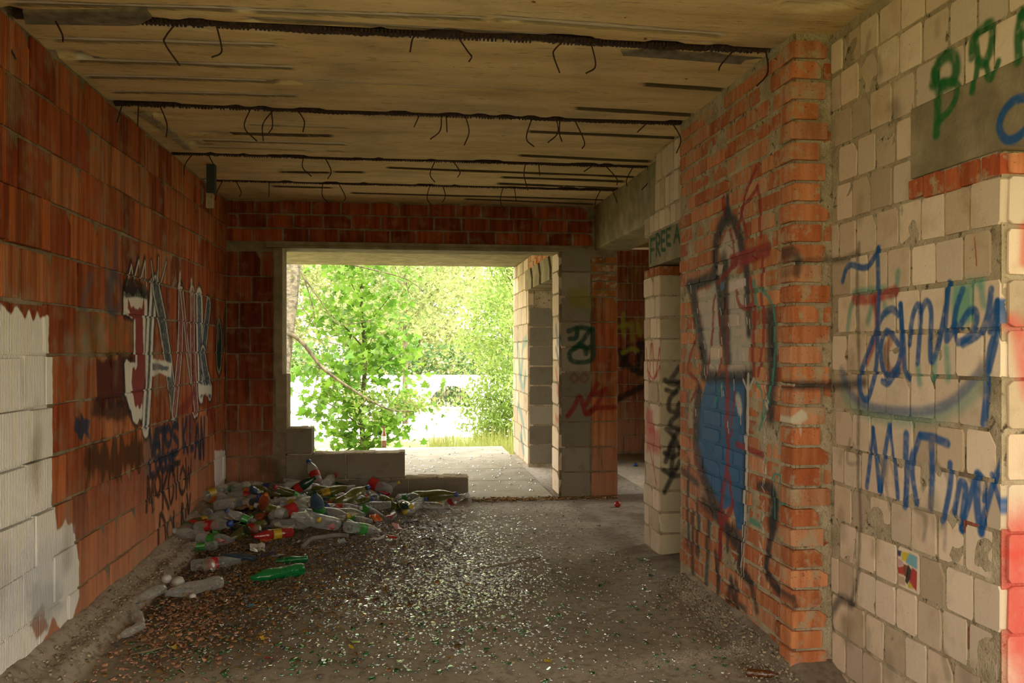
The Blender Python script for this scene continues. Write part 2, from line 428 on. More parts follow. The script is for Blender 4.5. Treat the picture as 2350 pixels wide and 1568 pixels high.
bs((2014,572),(2016,640),(2015,740),(2013,830),(2003,880),(1990,917),(1978,905),(1974,870),(1982,835),(2000,790),(2022,730),(2045,710),(2060,722), r=.014)
bs((2066,700),(2068,760),(2062,830),(2040,862),(2028,850),(2022,800),(2035,760),(2060,790), r=.013)
bs((2066,700),(2072,790),(2075,850),(2085,868)); bs((2060,850),(2040,880),(2025,876))
bs((2086,790),(2093,730),(2105,700),(2112,720),(2108,790),(2105,832)); bs((2112,716),(2125,692),(2136,715),(2134,780),(2136,830),(2150,800),(2163,740),(2178,655))
bs((2180,650),(2172,740),(2170,780),(2182,765),(2195,745)); bs((2212,665),(2198,705),(2192,750),(2198,785),(2222,775),(2240,742),(2240,716),(2226,715),(2205,750))
bs((2212,790),(2250,765),(2268,720),(2275,665)); bs((2290,692),(2284,760),(2272,800),(2266,850),(2264,915),(2258,972), r=.012); bs((2272,760),(2280,720),(2290,695),(2288,770),(2270,850), r=.012)
bs((1990,1118),(1998,1050),(2004,985)); bs((2004,985),(2012,1050),(2019,1125)); bs((2019,1125),(2030,1050),(2042,978)); bs((2044,980),(2052,1060),(2058,1142), r=.012)
bs((2082,998),(2080,1080),(2076,1160), r=.017); bs((2110,1000),(2095,1050),(2092,1090),(2102,1155), r=.014)
bs((2113,1000),(2145,1006),(2176,1018), r=.015); bs((2136,1005),(2138,1080),(2134,1165), r=.015)
bs((2182,1065),(2178,1120),(2165,1185),(2160,1195)); bs((2190,1175),(2198,1130),(2206,1108),(2216,1120),(2212,1170),(2205,1215), r=.015); bs((2205,1215),(2225,1150),(2240,1090), r=.013)
bs((2243,1090),(2242,1150),(2250,1222), r=.017); bs((2250,1222),(2270,1140),(2303,1040), r=.013); bs((2275,1090),(2290,1140),(2303,1185), r=.010); bs((2250,1090),(2262,1110),(2258,1150), r=.008)
for a, r in (([(2140,192),(2150,150),(2170,128),(2188,132),(2192,165),(2180,190),(2160,195)], .022), ([(2142,165),(2150,200),(2156,240),(2153,308)], .019), ([(2160,190),(2190,190),(2200,215),(2185,250),(2158,278)], .014),
             ([(2230,130),(2232,90),(2250,70),(2270,55),(2278,75),(2272,115),(2258,145),(2245,140)], .017), ([(2238,80),(2243,140),(2235,210)], .013), ([(2262,145),(2270,175),(2280,178),(2292,142)], .012),
             ([(2346,30),(2338,80),(2340,138)], .018), ([(2345,30),(2362,30),(2368,55),(2350,80)], .016)):
    PW.stroke(a, r, (.010,.12,.03), .93, .5)
PW.stroke([(2366,222),(2330,232),(2305,262),(2298,295),(2312,320),(2335,318),(2362,295)], .014, BLUE, .92, .4)
# small mosaic painted on one block
for pts, c in (([(2057,1262),(2068,1264),(2066,1278),(2058,1275)], (.02,.02,.10)), ([(2068,1266),(2087,1270),(2080,1290),(2068,1284)], (.55,.42,.02)), ([(2085,1270),(2104,1278),(2104,1308),(2078,1292)], (.14,.36,.42)),
               ([(2057,1278),(2070,1288),(2075,1298),(2058,1302)], (.52,.30,.30)), ([(2057,1302),(2075,1298),(2074,1320),(2060,1316)], (.40,.02,.02)), ([(2073,1295),(2084,1298),(2082,1325),(2074,1322)], (.16,.05,.03)),
               ([(2084,1296),(2092,1310),(2090,1328),(2082,1342),(2076,1335)], (.015,.012,.012)), ([(2092,1302),(2104,1312),(2103,1358),(2086,1340)], (.36,.02,.02)), ([(2057,1318),(2075,1325),(2078,1345),(2058,1340)], (.46,.32,.22)), ([(2082,1342),(2090,1338),(2096,1352),(2084,1350)], (.50,.36,.03))):
    PW.poly(pts, c, .93, .003, .002)
PW.stroke([(2237,545),(2240,580),(2242,610)], .003, (.35,.03,.02), .8, .3)
for i in range(26):
    s = RNG.uniform(2.3,3.2); z = RNG.uniform(.2,2.5)
    PW.stroke([(s,z),(s+RNG.uniform(-.02,.02),z-RNG.uniform(.02,.10))], RNG.uniform(.012,.03), (.26,.21,.14), RNG.uniform(.3,.6), .8, raw=True)
PW.stroke([(2052,245),(2055,262)], .03, (.12,.09,.06), .6, .9)

# --- reveal of the near opening (y = 2.26)
YR = 2.26
PR = Paint('paint_reveal', 'y', YR, 1.70, 2.15, 0.0, 2.0, 0.004)
CR = (.55,.07,.055)
for a, r in (([(2356,520),(2352,600)], .02), ([(2322,742),(2340,760),(2352,830),(2365,900)], .03), ([(2330,1240),(2325,1320),(2330,1400),(2340,1480)], .05), ([(2352,1220),(2360,1400),(2365,1560)], .08), ([(2312,1270),(2325,1275),(2345,1268)], .015)):
    PR.stroke(a, r * .9, CR, .7, .85)

# --- pale pillar: side and front
PS = Paint('paint_pillar_side', 'x', XP, 4.6, 5.7, 0.0, 2.6, 0.004)
for a in ([(1484,800),(1490,880),(1494,790)], [(1497,790),(1503,870),(1512,800)], [(1512,800),(1516,850)], [(1486,850),(1500,870),(1514,840)]): PS.stroke(a, .010, (.40,.05,.04), .8, .5)
PS.poly([(1483,935),(1497,940),(1503,975),(1503,1000),(1483,985)], (.42,.06,.05), .75, .03, .03)
PS.poly([(1483,985),(1514,985),(1516,1040),(1484,1035)], (.42,.06,.05), .7, .03, .03)
PS.stroke([(1490,1030),(1500,1080),(1506,1110)], .012, (.42,.06,.05), .7, .5)
for k, ch in enumerate('FREE'):
    letter(PS, ch, ((1496,1509,1521,1533)[k], (548,540,532,524)[k], (1506,1518,1530,1542)[k], (602,586,574,562)[k]), .013, (.010,.06,.022), .92, .4)
letter(PS, 'A', (1550,520,1563,556), .013, (.010,.06,.022), .92, .4)
PP = Paint('paint_pillar_front', 'y', YP, 1.6, 2.1, 0.0, 2.0, 0.004)
for a in ([(1560,842),(1546,862),(1540,872),(1560,878)], [(1526,872),(1540,882),(1556,882)], [(1530,895),(1545,900),(1560,890)], [(1552,900),(1538,915),(1536,940),(1552,945),(1560,925)], [(1560,950),(1542,965),(1540,980),(1560,985)],
          [(1556,990),(1540,1020),(1528,1060)], [(1530,985),(1545,1000),(1560,1030)], [(1526,1040),(1542,1050),(1560,1040)], [(1560,1060),(1540,1100),(1525,1130)], [(1524,1080),(1545,1092),(1562,1092)], [(1535,1040),(1545,1020),(1540,1090)]):
    PP.stroke(a, .016, DRK, .85, .6)

# --- back pillar front (and the rest of the back wall)
PK = Paint('paint_back', 'y', YB, -1.5, 2.0, 0.0, 2.6, 0.006)
GD = (.010,.050,.030)
PK.poly([(1306,662),(1354,660),(1354,705),(1306,708)], (.22,.20,.02), .7, .03, .02)
for a in ([(1305,760),(1330,752),(1360,756)], [(1325,755),(1322,775),(1308,778)], [(1352,760),(1335,785),(1318,800)], [(1360,756),(1362,800),(1358,825),(1335,832),(1312,828),(1307,812),(1318,800),(1340,795),(1345,812)], [(1330,790),(1345,800),(1355,796)]):
    PK.stroke(a, .022, GD, .9, .5)
for a in ([(1303,955),(1320,930),(1330,910),(1338,930),(1345,950),(1358,945),(1375,920),(1385,895)], [(1345,930),(1365,890),(1372,882)], [(1360,905),(1380,900),(1392,892)], [(1345,950),(1365,938),(1412,935)]):
    PK.stroke(a, .022, (.20,.018,.012), .88, .5)
for a in ([(1308,868),(1318,878),(1326,868),(1318,858),(1308,868)], [(1330,870),(1342,878),(1350,866),(1340,858),(1330,870)]): PK.stroke(a, .012, (.14,.06,.02), .7, .5)
for a in ([(1368,672),(1385,668),(1395,680),(1385,700)], [(1330,655),(1350,660)]): PK.stroke(a, .014, (.20,.19,.03), .4, .7)
PK.poly([(540,720),(620,720),(620,900),(545,900)], (.08,.02,.01), .25, .1, .1)
PK.poly([(590,1055),(640,1055),(640,1095),(590,1092)], (.06,.04,.015), .6, .04, .02)
PJ = Paint('paint_jamb', 'x', 1.375, 7.4, 7.9, 0.0, 2.3, 0.006)
for a in ([(1275,750),(1280,790),(1285,760),(1292,800)], [(1275,800),(1283,830),(1292,810),(1297,845)]): PJ.stroke(a, .03, (.06,.15,.28), .7, .7)
for a in ([(1275,850),(1282,890),(1290,860)], [(1280,900),(1290,930),(1282,960)], [(1275,955),(1292,990)]): PJ.stroke(a, .03, (.42,.10,.08), .65, .7)
PT = Paint('paint_terrace', 'x', 1.40, 9.3, 11.0, 0.0, 2.5, 0.01)
for a in ([(1188,790),(1195,860),(1200,800),(1208,780)], [(1192,860),(1200,890),(1206,860)], [(1188,930),(1198,960),(1204,1000)], [(1195,1000),(1202,1040)]): PT.stroke(a, .06, (.05,.26,.28), .6, .8)
YO = 10.55
PO = Paint('paint_far', 'y', YO, 2.0, 4.2, 0.0, 2.6, 0.01)
for a in ([(1415,918),(1450,900),(1480,885)], [(1422,805),(1440,835),(1455,850)], [(1442,800),(1430,840)], [(1465,790),(1480,795),(1478,850),(1464,850),(1468,800)]): PO.stroke(a, .04, BLK, .85, .5)
for a in ([(1420,750),(1440,745)], [(1430,720),(1432,770)], [(1450,740),(1452,780)], [(1465,745),(1468,770)], [(1430,810),(1450,800),(1462,805)]): PO.stroke(a, .03, (.25,.24,.03), .7, .6)
PAINTS = {p.name: (p, p.image()) for p in (PL, PB, PF, PW, PR, PS, PP, PK, PJ, PT, PO)}

# ------------------------------------------------------------------ materials
class NT:
    def __init__(s, name):
        s.m = bpy.data.materials.new(name); s.m.use_nodes = True
        s.n = s.m.node_tree.nodes; s.l = s.m.node_tree.links
        s.b = s.n['Principled BSDF']
    def a(s, t, **kw):
        n = s.n.new(t)
        for k, v in kw.items(): setattr(n, k, v)
        return n
    def c(s, o, i): s.l.new(o, i)
    def noise(s, vec, scale, detail=4, rough=.55):
        n = s.a('ShaderNodeTexNoise'); n.inputs['Scale'].default_value = scale
        n.inputs['Detail'].default_value = detail; n.inputs['Roughness'].default_value = rough
        if vec is not None: s.c(vec, n.inputs['Vector'])
        return n.outputs['Fac']
    def ramp(s, fac, stops):
        r = s.a('ShaderNodeValToRGB'); e = r.color_ramp.elements
        while len(e) < len(stops): e.new(.5)
        for x, (p, c) in zip(e, stops):
            x.position = p; x.color = (*c, 1) if len(c) == 3 else c
        s.c(fac, r.inputs[0]); return r.outputs[0]
    def mix(s, fac, a, b, mode='MIX'):
        n = s.a('ShaderNodeMix', data_type='RGBA', blend_type=mode)
        for sock, val in ((n.inputs[0], fac), (n.inputs[6], a), (n.inputs[7], b)):
            if hasattr(val, 'is_output'): s.c(val, sock)
            else: sock.default_value = val if isinstance(val, float) else (*val, 1)
        return n.outputs[2]
    def math(s, op, a, b=0.0):
        n = s.a('ShaderNodeMath', operation=op)
        for sock, val in ((n.inputs[0], a), (n.inputs[1], b)):
            if hasattr(val, 'is_output'): s.c(val, sock)
            else: sock.default_value = val
        return n.outputs[0]
    def mapped(s, vec, sc):
        n = s.a('ShaderNodeVectorMath', operation='MULTIPLY'); s.c(vec, n.inputs[0]); n.inputs[1].default_value = sc
        return n.outputs[0]
    def bump(s, h, strength, dist=.01):
        b = s.a('ShaderNodeBump'); b.inputs['Strength'].default_value = strength; b.inputs['Distance'].default_value = dist
        s.c(h, b.inputs['Height']); s.c(b.outputs[0], s.b.inputs['Normal'])
def paint_over(t, pos, base, paint):
    P, im = PAINTS[paint]
    sp = t.a('ShaderNodeSeparateXYZ'); t.c(pos, sp.inputs[0])
    src = sp.outputs['Y'] if P.axis == 'x' else sp.outputs['X']
    cu = t.math('MULTIPLY', t.math('SUBTRACT', src, P.s0), 1.0 / (P.w * P.res))
    cv = t.math('MULTIPLY', t.math('SUBTRACT', sp.outputs['Z'], P.z0), 1.0 / (P.h * P.res))
    cb = t.a('ShaderNodeCombineXYZ'); t.c(cu, cb.inputs[0]); t.c(cv, cb.inputs[1])
    it = t.a('ShaderNodeTexImage'); it.image = im; it.extension = 'CLIP'; it.interpolation = 'Linear'
    t.c(cb.outputs[0], it.inputs[0])
    return t.mix(it.outputs['Alpha'], base, it.outputs['Color']), it.outputs['Alpha']
def brick_mat(name, kind, paint=None):
    """kind: hollow (ribbed clay), clay (solid brick), pale (sand-lime), grey (concrete block), mortar, concrete"""
    t = NT(name)
    g = t.a('ShaderNodeNewGeometry'); pos = g.outputs['Position']
    n1 = t.noise(pos, 9, 5); n2 = t.noise(pos, 60, 4)
    if kind in ('hollow', 'clay', 'pale', 'grey'):
        oi = t.a('ShaderNodeObjectInfo'); col = oi.outputs['Color']
    if kind == 'hollow':
        nv = t.noise(t.mapped(pos, (22, 22, 1.6)), 1.0, 3)
        col = t.mix(t.ramp(nv, [(.38, (0,0,0)), (.62, (1,1,1))]), t.mix(1.0, col, (.50,.42,.40), 'MULTIPLY'), col)
        col = t.mix(t.ramp(n1, [(.52, (0,0,0)), (.75, (.6,.6,.6))]), col, (.30,.22,.13))
        sp = t.a('ShaderNodeSeparateXYZ'); t.c(pos, sp.inputs[0])
        s = t.math('ADD', sp.outputs['X'], sp.outputs['Y'])
        dz = t.math('MULTIPLY', t.math('SUBTRACT', 1.15, t.math('ADD', sp.outputs['Z'], t.math('MULTIPLY', n1, .7))), .75)
        dzc = t.a('ShaderNodeClamp'); t.c(dz, dzc.inputs[0]); dzc.inputs['Max'].default_value = .5
        col = t.mix(dzc.outputs[0], col, (.58,.30,.18))
        rib = t.math('SINE', t.math('MULTIPLY', s, 2 * math.pi / .0125))
        h = t.math('ADD', t.math('MULTIPLY', rib, .5), t.math('MULTIPLY', n2, 1.2))
        t.bump(h, .6, .005)
    elif kind == 'clay':
        nv = t.noise(t.mapped(pos, (30, 30, 3)), 1.0, 3)
        col = t.mix(t.ramp(nv, [(.35, (0,0,0)), (.65, (1,1,1))]), t.mix(1.0, col, (.72,.58,.52), 'MULTIPLY'), col)
        col = t.mix(t.ramp(t.noise(pos, 14, 6, .65), [(.52, (0,0,0)), (.64, (.85,.85,.85))]), col, (.40,.32,.21))
        col = t.mix(t.ramp(t.noise(pos, 90, 3), [(.30, (.8,.8,.8)), (.38, (0,0,0))]), col, (.12,.07,.04))
        t.bump(t.math('ADD', n2, t.math('MULTIPLY', n1, .6)), .5, .008)
    elif kind in ('pale', 'grey'):
        col = t.mix(t.ramp(n1, [(.52, (0,0,0)), (.74, (.7,.7,.7))]), col, t.mix(1.0, col, (.72,.66,.56), 'MULTIPLY'))
        sp2 = t.noise(pos, 130, 2)
        col = t.mix(t.ramp(sp2, [(.24, (1,1,1)), (.28, (0,0,0))]), col, (.16,.12,.08))
        t.bump(t.math('ADD', n2, t.math('MULTIPLY', n1, .8)), .35 if kind == 'pale' else .7, .008)
    elif kind == 'mortar':
        col = t.ramp(n1, [(.3, (.30,.24,.15)), (.5, (.42,.34,.225)), (.7, (.52,.44,.31))])
        col = t.mix(t.ramp(t.noise(pos, 35, 5), [(.30, (1,1,1)), (.42, (0,0,0))]), col, (.07,.055,.035))
        t.bump(t.math('ADD', n2, t.math('MULTIPLY', t.noise(pos, 160, 3), .6)), .9, .012)
    elif kind == 'grime':
        col = t.ramp(n1, [(.3, (.15,.11,.065)), (.5, (.24,.185,.115)), (.7, (.34,.275,.185))])
        t.bump(t.math('ADD', n2, t.math('MULTIPLY', t.noise(pos, 160, 3), .6)), .9, .012)
    elif kind == 'concrete':
        col = t.ramp(n1, [(.3, (.19,.15,.09)), (.55, (.28,.225,.14)), (.75, (.36,.30,.20))])
        col = t.mix(t.ramp(t.noise(pos, 3, 5), [(.45, (0,0,0)), (.7, (.6,.6,.6))]), col, (.13,.12,.06))
        t.bump(t.math('ADD', n2, n1), .5, .008)
    t.b.inputs['Roughness'].default_value = .88
    t.b.inputs['Specular IOR Level'].default_value = .12
    if paint:
        col, al = paint_over(t, pos, col, paint)
        rr = t.math('SUBTRACT', .88, t.math('MULTIPLY', al, .20 if paint == 'paint_brick' else .05))
        t.c(rr, t.b.inputs['Roughness'])
    t.c(col, t.b.inputs['Base Color'])
    return t.m
_bm = {}
def BM(kind, paint=None):
    k = (kind, paint)
    if k not in _bm: _bm[k] = brick_mat('%s_%s' % (kind, paint or 'bare'), kind, paint)
    return _bm[k]
def simple(name, col, rough=.6, metal=0.0, var=.25, nscale=25, bump=.2, spec=.4):
    t = NT(name)
    tc = t.a('ShaderNodeTexCoord'); v = tc.outputs['Object']
    n = t.noise(v, nscale, 4)
    c = t.ramp(n, [(.3, tuple(x * (1 - var) for x in col)), (.7, tuple(min(1, x * (1 + var)) for x in col))])
    t.c(c, t.b.inputs['Base Color']); t.b.inputs['Roughness'].default_value = rough
    t.b.inputs['Metallic'].default_value = metal; t.b.inputs['Specular IOR Level'].default_value = spec
    if bump: t.bump(n, bump, .005)
    return t.m

# ceiling: ochre limewash over concrete, the hacked strips show paler concrete ('strip' attribute)
def ceiling_mat():
    t = NT('ceiling_plaster')
    pos = t.a('ShaderNodeNewGeometry').outputs['Position']
    st = t.mapped(pos, (1.2, 6.0, 6.0))
    n = t.noise(st, 1.3, 6, .6); n2 = t.noise(st, 9, 4)
    col = t.ramp(n, [(.30, (.46,.32,.145)), (.48, (.64,.46,.22)), (.68, (.74,.56,.31))])
    col = t.mix(t.ramp(t.noise(pos, 2.3, 4), [(.5, (0,0,0)), (.7, (.5,.5,.5))]), col, (.30,.26,.15))
    col = t.mix(t.ramp(n2, [(.60, (0,0,0)), (.68, (.5,.5,.5))]), col, (.17,.13,.07))
    col = t.mix(t.ramp(t.noise(pos, 14, 2), [(.76, (0,0,0)), (.79, (1,1,1))]), col, (.20,.05,.015))
    at = t.a('ShaderNodeAttribute', attribute_name='strip')
    grey = t.ramp(t.noise(t.mapped(pos, (6, 60, 10)), 1.0, 5), [(.3, (.34,.30,.23)), (.5, (.66,.60,.48)), (.7, (.78,.72,.60))])
    col = t.mix(at.outputs['Fac'], col, grey)
    ac = t.a('ShaderNodeAttribute', attribute_name='cavity_shade_rust')
    col = t.mix(ac.outputs['Fac'], col, (.055,.035,.018))  # shade painted dark into grooves and strip edges; rust stain in the bar cuts
    t.c(col, t.b.inputs['Base Color']); t.b.inputs['Roughness'].default_value = .9
    t.bump(t.math('ADD', n2, t.noise(pos, 45, 4)), .5, .006)
    return t.m
def floor_mat():
    t = NT('floor_concrete')
    pos = t.a('ShaderNodeNewGeometry').outputs['Position']
    n = t.noise(pos, 1.6, 6, .6); n2 = t.noise(pos, 22, 5)
    col = t.ramp(n, [(.3, (.235,.20,.15)), (.5, (.33,.285,.225)), (.7, (.41,.365,.295))])
    col = t.mix(t.ramp(n2, [(.35, (.6,.6,.6)), (.5, (0,0,0))]), col, (.12,.09,.055))
    at = t.a('ShaderNodeAttribute', attribute_name='soil')
    soil = t.ramp(t.noise(pos, 40, 5), [(.3, (.035,.022,.012)), (.55, (.085,.055,.030)), (.75, (.17,.11,.06))])
    col = t.mix(at.outputs['Fac'], col, soil)
    lime = t.a('ShaderNodeAttribute', attribute_name='lime')
    sp = t.ramp(t.noise(pos, 110, 2), [(.46, (0,0,0)), (.53, (1,1,1))])
    col = t.mix(t.math('MULTIPLY', lime.outputs['Fac'], sp), col, (.62,.58,.50))
    t.c(col, t.b.inputs['Base Color']); t.b.inputs['Roughness'].default_value = .72
    t.b.inputs['Specular IOR Level'].default_value = .35
    t.bump(t.math('ADD', n2, t.math('MULTIPLY', t.noise(pos, 110, 3), .5)), .5, .008)
    return t.m
M_CEIL, M_FLOOR = ceiling_mat(), floor_mat()
def terrace_mat():
    t = NT('terrace_concrete')
    pos = t.a('ShaderNodeNewGeometry').outputs['Position']
    n = t.noise(pos, 3, 6); 
    col = t.ramp(n, [(.3, (.26,.23,.16)), (.6, (.38,.345,.26))])
    t.c(col, t.b.inputs['Base Color']); t.b.inputs['Roughness'].default_value = .85
    t.bump(t.noise(pos, 40, 5), .5, .01)
    return t.m
M_TERR = terrace_mat()
def rust_mat():
    t = NT('rusty_steel')
    pos = t.a('ShaderNodeNewGeometry').outputs['Position']
    col = t.ramp(t.noise(pos, 70, 5), [(.3, (.010,.004,.003)), (.55, (.035,.012,.005)), (.75, (.09,.035,.010))])
    t.c(col, t.b.inputs['Base Color']); t.b.inputs['Roughness'].default_value = .85
    t.bump(t.noise(pos, 180, 3), .8, .006)
    return t.m
M_RUST = rust_mat()
M_DARK = simple('dark_void', (.02,.016,.012), .95, var=.3)

# ------------------------------------------------------------------ unit bricks (front at local y=0, facing -y)
def unit_brick(seed, chip=False, rnd=.05, inset=.03):
    r = random.Random(seed)
    def ring(sc, y, jit):
        a = .5 * sc
        out = []
        for (sx, sz) in ((-1,-1),(1,-1),(1,1),(-1,1)):
            cx, cz = rnd * (1 + r.random()), rnd * 1.6 * (1 + r.random())
            if chip and (sx, sz) == (1, 1): cx, cz = .22, .3
            p1 = (sx * (a - cx), sz * a); p2 = (sx * a, sz * (a - cz))
            q = (p2, p1) if (sx, sz) in ((1,1),(-1,-1)) else (p1, p2)
            if (sx, sz) == (-1,-1): q = (p2, p1)
            if (sx, sz) == (1,-1): q = (p1, p2)
            if (sx, sz) == (1,1): q = (p2, p1)
            if (sx, sz) == (-1,1): q = (p1, p2)
            out += list(q)
        return [(x + r.uniform(-jit, jit), y, z + r.uniform(-jit, jit)) for x, z in out]
    r.seed(seed); A = ring(1 - inset*1.6, 0, .008)
    r.seed(seed); B = ring(1.0, .06, .008)
    Cc = [(x, 1.0, z) for x, y, z in B]
    vs = A + B + Cc
    fs = [tuple(range(8))]
    for k in range(8):
        k2 = (k + 1) % 8
        fs += [(8+k, 8+k2, k2, k), (16+k, 16+k2, 8+k2, 8+k)]
    return vs, fs
UB = {}
def ub_mesh(kind, mat, i):
    key = (kind, mat.name, i)
    if key not in UB:
        rnd = {'hollow': .014, 'clay': .03, 'pale': .035, 'grey': .025}[kind]
        vs, fs = unit_brick(i * 13 + len(kind), chip=(i % 5 == 3), rnd=rnd, inset={'hollow': .010, 'clay': .014, 'pale': .010, 'grey': .010}[kind])
        m = mesh_from('brick', vs, fs)
        m.materials.append(mat)
        UB[key] = m
    return UB[key]
PAL = {
 'hollow': [(.42,.105,.032), (.48,.14,.045), (.36,.080,.026), (.45,.125,.035), (.30,.075,.03), (.50,.18,.07)],
 'clay': [(.54,.215,.095), (.58,.26,.125), (.49,.175,.07), (.56,.28,.15), (.43,.14,.055), (.57,.24,.10)],
 'pale': [(.62,.49,.355), (.58,.45,.325), (.65,.525,.39), (.50,.385,.265), (.61,.49,.365)],
 'grey': [(.235,.205,.15), (.20,.175,.125), (.27,.235,.175)],
}
def brick(parent, kind, mat, O, th, s0, s1, z0, z1, depth=.06, out=0.0, name='brick', col=None):
    """O = (x,y) of s=0 on the face plane, th = heading; the brick's face stands `out` proud of the plane"""
    m = ub_mesh(kind, mat, RNG.randrange(10))
    o = bpy.data.objects.new(name, m); C.objects.link(o); o.parent = parent
    c, s = math.cos(th), math.sin(th)
    sm = (s0 + s1) / 2
    x = O[0] + c * sm + s * out; y = O[1] + s * sm - c * out
    flip = RNG.random() < .5
    o.location = (x, y, (z0 + z1) / 2)
    o.rotation_euler = (0, RNG.gauss(0, .006), th)
    o.scale = ((s1 - s0), depth, (z1 - z0) * (-1 if False else 1))
    cc = col or RNG.choice(PAL[kind]); k = RNG.uniform(.82, 1.15)
    o.color = (min(1, cc[0]*k), min(1, cc[1]*k), min(1, cc[2]*k), 1)
    return o
def courses(parent, kind, mat, O, th, length, z0, pitch, n, widths, jx=.012, jz=.012, s_start=0.0, off=.5, depth=.06, jit=.004, holes=(), name='brick', ztop=None, cols=None, minw=.035, stag=True):
    """rows of pieces; holes = (s0,s1,z0,z1) rectangles left free"""
    for r in range(n):
        za, zb = z0 + r * pitch + jz / 2, z0 + (r + 1) * pitch - jz / 2
        if ztop is not None and zb > ztop: zb = ztop
        if zb - za < .025: continue
        s = s_start - (RNG.random() * widths[0] if stag == 'random' else ((widths[0] * off) if (r % 2 and stag) else 0.0))
        while s < length - .01:
            wd = RNG.choice(widths)
            a, b = max(s, s_start) + jx / 2, min(s + wd, length) - jx / 2
            s += wd
            segs = [(a, b)]
            zm = (za + zb) / 2
            for (h0, h1, g0, g1) in holes:
                if g0 < zm < g1:
                    ns = []
                    for (p, q) in segs:
                        if h1 <= p or h0 >= q: ns.append((p, q)); continue
                        if h0 > p: ns.append((p, h0 - jx/2))
                        if h1 < q: ns.append((h1 + jx/2, q))
                    segs = ns
            for (p, q) in segs:
                if q - p < minw: continue
                dz = RNG.uniform(-jit, jit) * .5
                brick(parent, kind, mat, O, th, p, q, za + dz, zb + dz + RNG.uniform(-jit, jit), depth, out=RNG.uniform(-jit, jit), name=name, col=RNG.choice(cols) if cols else None)
def grid_face(th, O, s0, s1, z0, z1, recess, amp, res, seed):
    """a slightly uneven mortar skin, returned as verts, quads"""
    ns = max(2, int((s1 - s0) / res) + 1); nz = max(2, int((z1 - z0) / res) + 1)
    S, Z = np.meshgrid(np.linspace(s0, s1, ns), np.linspace(z0, z1, nz))
    D = recess + (fbm(S + seed, Z, seed, 14, 3) - .5) * 2 * amp
    D[0, :] = D[-1, :] = recess; D[:, 0] = D[:, -1] = recess
    c, s = math.cos(th), math.sin(th)
    X = O[0] + c * S - s * D; Y = O[1] + s * S + c * D
    V = np.stack([X, Y, Z], -1).reshape(-1, 3)
    i = np.arange(nz - 1)[:, None] * ns + np.arange(ns - 1)[None, :]
    Q = np.stack([i, i + 1, i + ns + 1, i + ns], -1).reshape(-1, 4)
    return V, Q
def wall(name, O, th, rects, thick, mat, recess=.010, amp=.004, res=.04, label=None, seed=1):
    """rects (s0,s1,z0,z1): boxes with an uneven front skin, all one wall"""
    Vs = []; Qs = []; n = 0
    c, s = math.cos(th), math.sin(th)
    for i, (s0, s1, z0, z1) in enumerate(rects):
        V, Q = grid_face(th, O, s0, s1, z0, z1, recess, amp, res, seed + i)
        Vs.append(V); Qs.append(Q + n); n += len(V)
        def P(a, d, z): return (O[0] + c*a - s*d, O[1] + s*a + c*d, z)
        B = [P(s0,recess,z0),P(s1,recess,z0),P(s1,thick,z0),P(s0,thick,z0),P(s0,recess,z1),P(s1,recess,z1),P(s1,thick,z1),P(s0,thick,z1)]
        Vs.append(np.array(B)); Qs.append(np.array([(0,3,2,1),(4,5,6,7),(1,2,6,5),(2,3,7,6),(3,0,4,7)]) + n); n += 8
    o = link(name, mesh_np(name, np.vstack(Vs), np.vstack(Qs)), mat)
    tag(o, label, 'wall', kind='structure')
    return o
A90 = math.pi / 2

